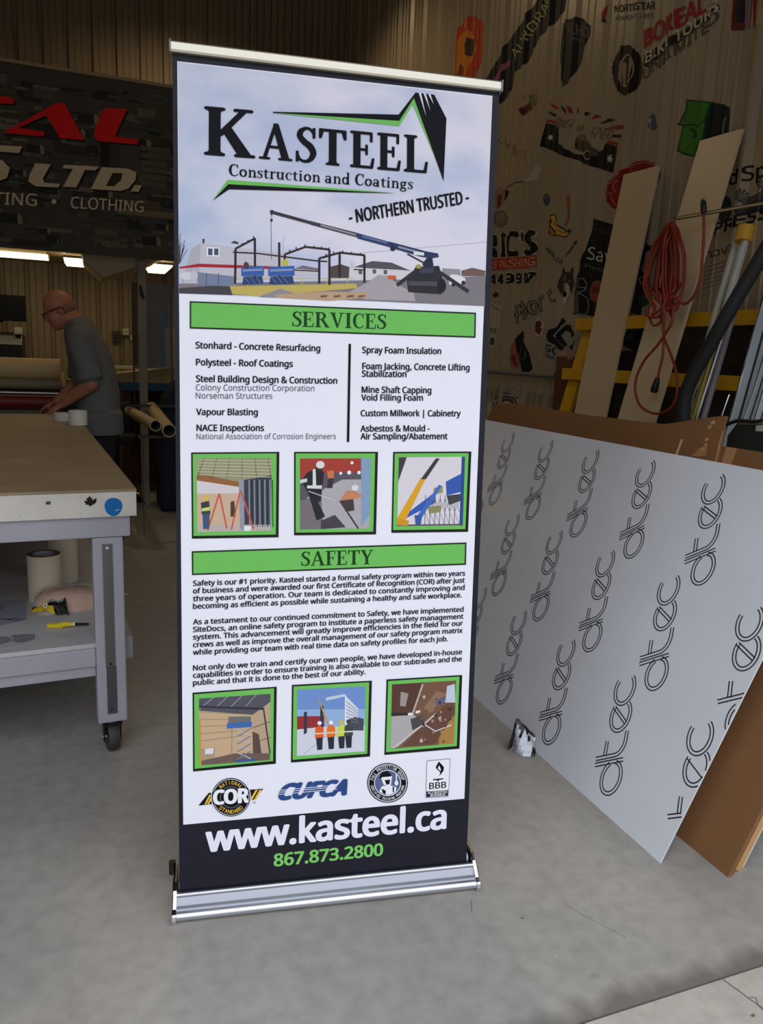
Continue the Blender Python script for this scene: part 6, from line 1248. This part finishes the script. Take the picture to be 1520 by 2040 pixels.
# hanging hook and orange extension cord
hk = MB(); h0 = Vector((2.9, 2.72, 2.13)); h1 = onX(1350, 435, 2.62)
h0 = onX(1560, 398, 2.915); hk.tube([h0, h0.lerp(h1, .5), h1, h1 + (h1 - h0).normalized() * .012 + Vector((0, 0, .012))], .0085, mat('brass_rod', (150, 128, 88), .35, .7), 10)
tag(hk.build('wall_hook', smooth=40), 'long brass rod hook holding the orange cord', 'hook')
oc = mat('orange_cord', (138, 46, 26), .5); cp = mat('black_plug', (26, 22, 22), .5)
cord = thing('extension_cord', 'coiled orange extension cord hanging from the brass hook', 'cord', onX(1330, 640, 2.55))
def cp_(x, y, X): return onX(x, y, X)
rr = random.Random(4); b = MB(); path = []
for k in range(17):
    xl, xr = 1288 + rr.uniform(-4, 52), 1355 + rr.uniform(-40, 8); bt = 628 + rr.uniform(-42, 8); tp = 444 + rr.uniform(-2, 8); X = 2.60 + rr.uniform(-.05, .03); cxm = 1337 + rr.uniform(-6, 10)
    if k == 0: xl, bt = 1283, 628
    if k == 1: xr, bt = 1363, 606
    lp = [(cxm, tp), (xl + (cxm - xl) * .40, tp + 40), (xl + 5, 530), (xl, 575), (xl + (cxm - xl) * .35, bt - 14), ((xl + xr) / 2 - 2, bt), (xr - (xr - cxm) * .2, bt - 22), (xr, 560), (xr + 1, 510), (cxm + (xr - cxm) * .75, tp + 34)]
    path += [cp_(x, y, X + .02 * math.sin(i)) for i, (x, y) in enumerate(lp)]
b.tube(spline(path, 4), .0062, oc, 7)
b.build('coil', cord, smooth=60)
b = MB(); q = [(1402, 424), (1402, 470), (1397, 540), (1390, 572), (1378, 596), (1364, 605), (1352, 600), (1346, 592), (1336, 600), (1330, 616), (1338, 622), (1350, 612), (1352, 590)]
b.tube(spline([cp_(x, y, 2.56) for x, y in q], 5), .0062, oc, 7)
q = [(1320, 610), (1321, 640), (1323, 672), (1330, 690), (1340, 716), (1348, 745), (1349, 770), (1346, 795), (1334, 815), (1312, 824), (1290, 819), (1274, 806), (1266, 780), (1268, 752), (1284, 718), (1308, 690), (1326, 664), (1338, 642), (1342, 610)]
b.tube(spline([cp_(x, y, 2.535 - .06 * i / 18) for i, (x, y) in enumerate(q)], 5), .0062, oc, 7)
q = [(1323, 612), (1322, 668), (1320, 710), (1314, 735), (1310, 756)]
b.tube(spline([cp_(x, y, 2.515) for x, y in q], 5), .0062, oc, 7)
q = [(1296, 640), (1304, 648), (1316, 642), (1320, 625)]
b.tube(spline([cp_(1288, 612, 2.54)] + [cp_(x, y, 2.54) for x, y in q], 5), .0062, oc, 7)
q = [(1284, 626), (1298, 632), (1312, 630), (1322, 620)]
b.tube(spline([cp_(x, y, 2.535) for x, y in q], 5), .0062, oc, 7); b.build('loose_end', cord, smooth=60)
b = MB(); b.tube([cp_(1402, 426, 2.555), cp_(1402, 420, 2.555), cp_(1401, 404, 2.555), cp_(1400, 400, 2.555)], [.009, .013, .012, .009], cp, 12)
for s in (-4.5, 0): b.tube([cp_(1402 + s, 401, 2.555), cp_(1402 + s, 394, 2.555)], .0022, steel, 6)
b.build('plug', cord, smooth=40, label='black two pin plug')
b = MB(); b.tube([cp_(1310, 752, 2.51), cp_(1308, 760, 2.51), cp_(1303, 778, 2.51), cp_(1302, 781, 2.51)], [.010, .014, .018, .015], cp, 12); b.build('socket', cord, smooth=40, label='black cord socket')
# black foam tube and bundle of long tubes
hb_ = mat('black_foam', (20, 20, 22), .75)
pts = [(1600, 372, 2.55), (1532, 486, 2.47), (1488, 560, 2.42), (1448, 628, 2.37), (1408, 700, 2.36), (1380, 750, 2.35), (1364, 795, 2.345), (1360, 850, 2.34), (1360, 905, 2.34), (1362, 990, 2.33)]
b = MB(); b.tube(spline([onX(x, y, X) for x, y, X in pts], 6), .0285, hb_, 18); tag(b.build('foam_tube', smooth=50), 'thick black foam tube bending down behind the torn cardboard flap', 'tube')
def long_tube(nm, xa, ya, xb, yb_, X0, X1, r, m, label):
    p, q = onX(xa, ya, X0), onX(xb, yb_, X1); d = (q - p); q = p + d * 1.6; b = MB(); b.tube([p, q], r, m, 14); return tag(b.build(nm, smooth=40), label, nm.split('_')[-1])
clr = mat('clear_acrylic_tube', (226, 232, 226), .06, trans=.55, alpha=.75)
long_tube('acrylic_tube', 1488, 470, 1380, 836, 2.62, 2.50, .016, clr, 'clear acrylic tube with shiny edge, nearest the black foam tube')
long_tube('acrylic_tube', 1470, 466, 1375, 800, 2.66, 2.55, .013, clr, 'clear thin tube half hidden behind the black foam tube')
long_tube('steel_tube', 1448, 640, 1386, 838, 2.50, 2.44, .0075, mat('bright_steel', (226, 226, 230), .1, 1), 'bright polished steel tube beside the black foam tube')
long_tube('brass_tube', 1432, 660, 1378, 840, 2.47, 2.42, .009, mat('dull_brass', (140, 128, 62), .35, .6), 'dull olive brass tube right against the black foam tube')
long_tube('steel_tube', 1440, 650, 1384, 838, 2.53, 2.465, .0045, mat('bright_steel', (226, 226, 230), .1, 1), 'thinnest bright steel rod between the brass and polished tubes')
long_tube('grey_batten', 1472, 585, 1400, 838, 2.60, 2.49, .014, mat('mauve_grey', (110, 104, 110), .5), 'mauve grey batten right of the steel tubes')
b = MB(); a_, c_ = onX(1487, 452, 2.63), onX(1480, 482, 2.615); b.tube([a_, c_], .036, mat('yellow_tape', (196, 148, 30), .5), 16); tag(b.build('yellow_collar', smooth=40), 'yellow taped collar around the tops of the clear tubes', 'collar')
b = MB(); b.tube([onX(1452, 786, 2.35), onX(1436, 832, 2.32), onX(1434, 840, 2.32)], .004, mat('bright_steel', (226, 226, 230), .1, 1), 8); b.tube([onX(1437, 828, 2.32), onX(1434, 842, 2.32), onX(1430, 860, 2.30)], .010, cp, 10); tag(b.build('antenna_rod', smooth=40), 'short bright rod sticking up behind the torn cardboard', 'rod')
al = mat('bluish_aluminium', (196, 206, 212), .35, .2)
for i, (xa, ya, xb, yb_, X0, X1, w, lb) in enumerate(((1530, 610, 1470, 826, 2.70, 2.60, .034, 'flat aluminium profile, leftmost at the right picture edge'), (1540, 680, 1492, 832, 2.66, 2.565, .019, 'aluminium profile, second from the left at the right picture edge'), (1552, 700, 1514, 832, 2.62, 2.53, .020, 'aluminium profile with dark slot, last at the right picture edge'))):
    p, q = onX(xa, ya, X0), onX(xb, yb_, X1); d = (p - q).normalized(); p = p + d * .25; q = q - d * (q.z / d.z); s = Vector((.25, -1, 0)).normalized(); b = MB()
    b.prism([q - s * w, q + s * w, q + s * w + Vector((.02, 0, 0)), q - s * w + Vector((.02, 0, 0))], p - q, al); b.prism([q + s * w * .2 - Vector((.002, 0, 0)), q + s * w * .5 - Vector((.002, 0, 0)), q + s * w * .5, q + s * w * .2], p - q, mat('dark_slot', (44, 48, 52), .5)); b.prism([q - s * w - Vector((.003, 0, 0)), q - s * w * .8 - Vector((.003, 0, 0)), q - s * w * .8, q - s * w], p - q, mat('bright_steel', (226, 226, 230), .1, 1))
    tag(b.build('metal_profile', bevel=.001), lb, 'profile')
# small dark machine sitting on the carton edge at the far right
dm = thing('compressor', 'dark green machine with a small pale plate at the right edge behind the carton', 'machine', onX(1490, 905, 2.33))
gq = mat('dark_green_enamel', (50, 54, 48), .35); q0 = onX(1450, 842, 2.34); q1 = onX(1540, 905, 2.34)
b = MB(); b.prism([(2.34, y, zz) for y, zz in ((q0.y + .0, q1.z - .9), (q0.y, q0.z - .05), (q0.y - .04, q0.z + .005), (q1.y - .10, q0.z + .02), (q1.y - .16, q0.z - .02), (q1.y - .16, q1.z - .9))], (.09, 0, 0), gq); b.build('body', dm, bevel=.012, seg=3)
b = MB(); b.tube(spline([onX(x, y, 2.33) for x, y in ((1448, 846), (1470, 838), (1500, 840), (1530, 836))], 5), .007, cp, 8); b.build('hose', dm, smooth=40)
b = MB(); b.prism([onX(x, y, 2.335) for x, y in ((1506, 848), (1530, 846), (1529, 860), (1505, 859))], (.003, 0, 0), mat('pale_plate', (190, 190, 186), .4)); b.build('plate', dm)
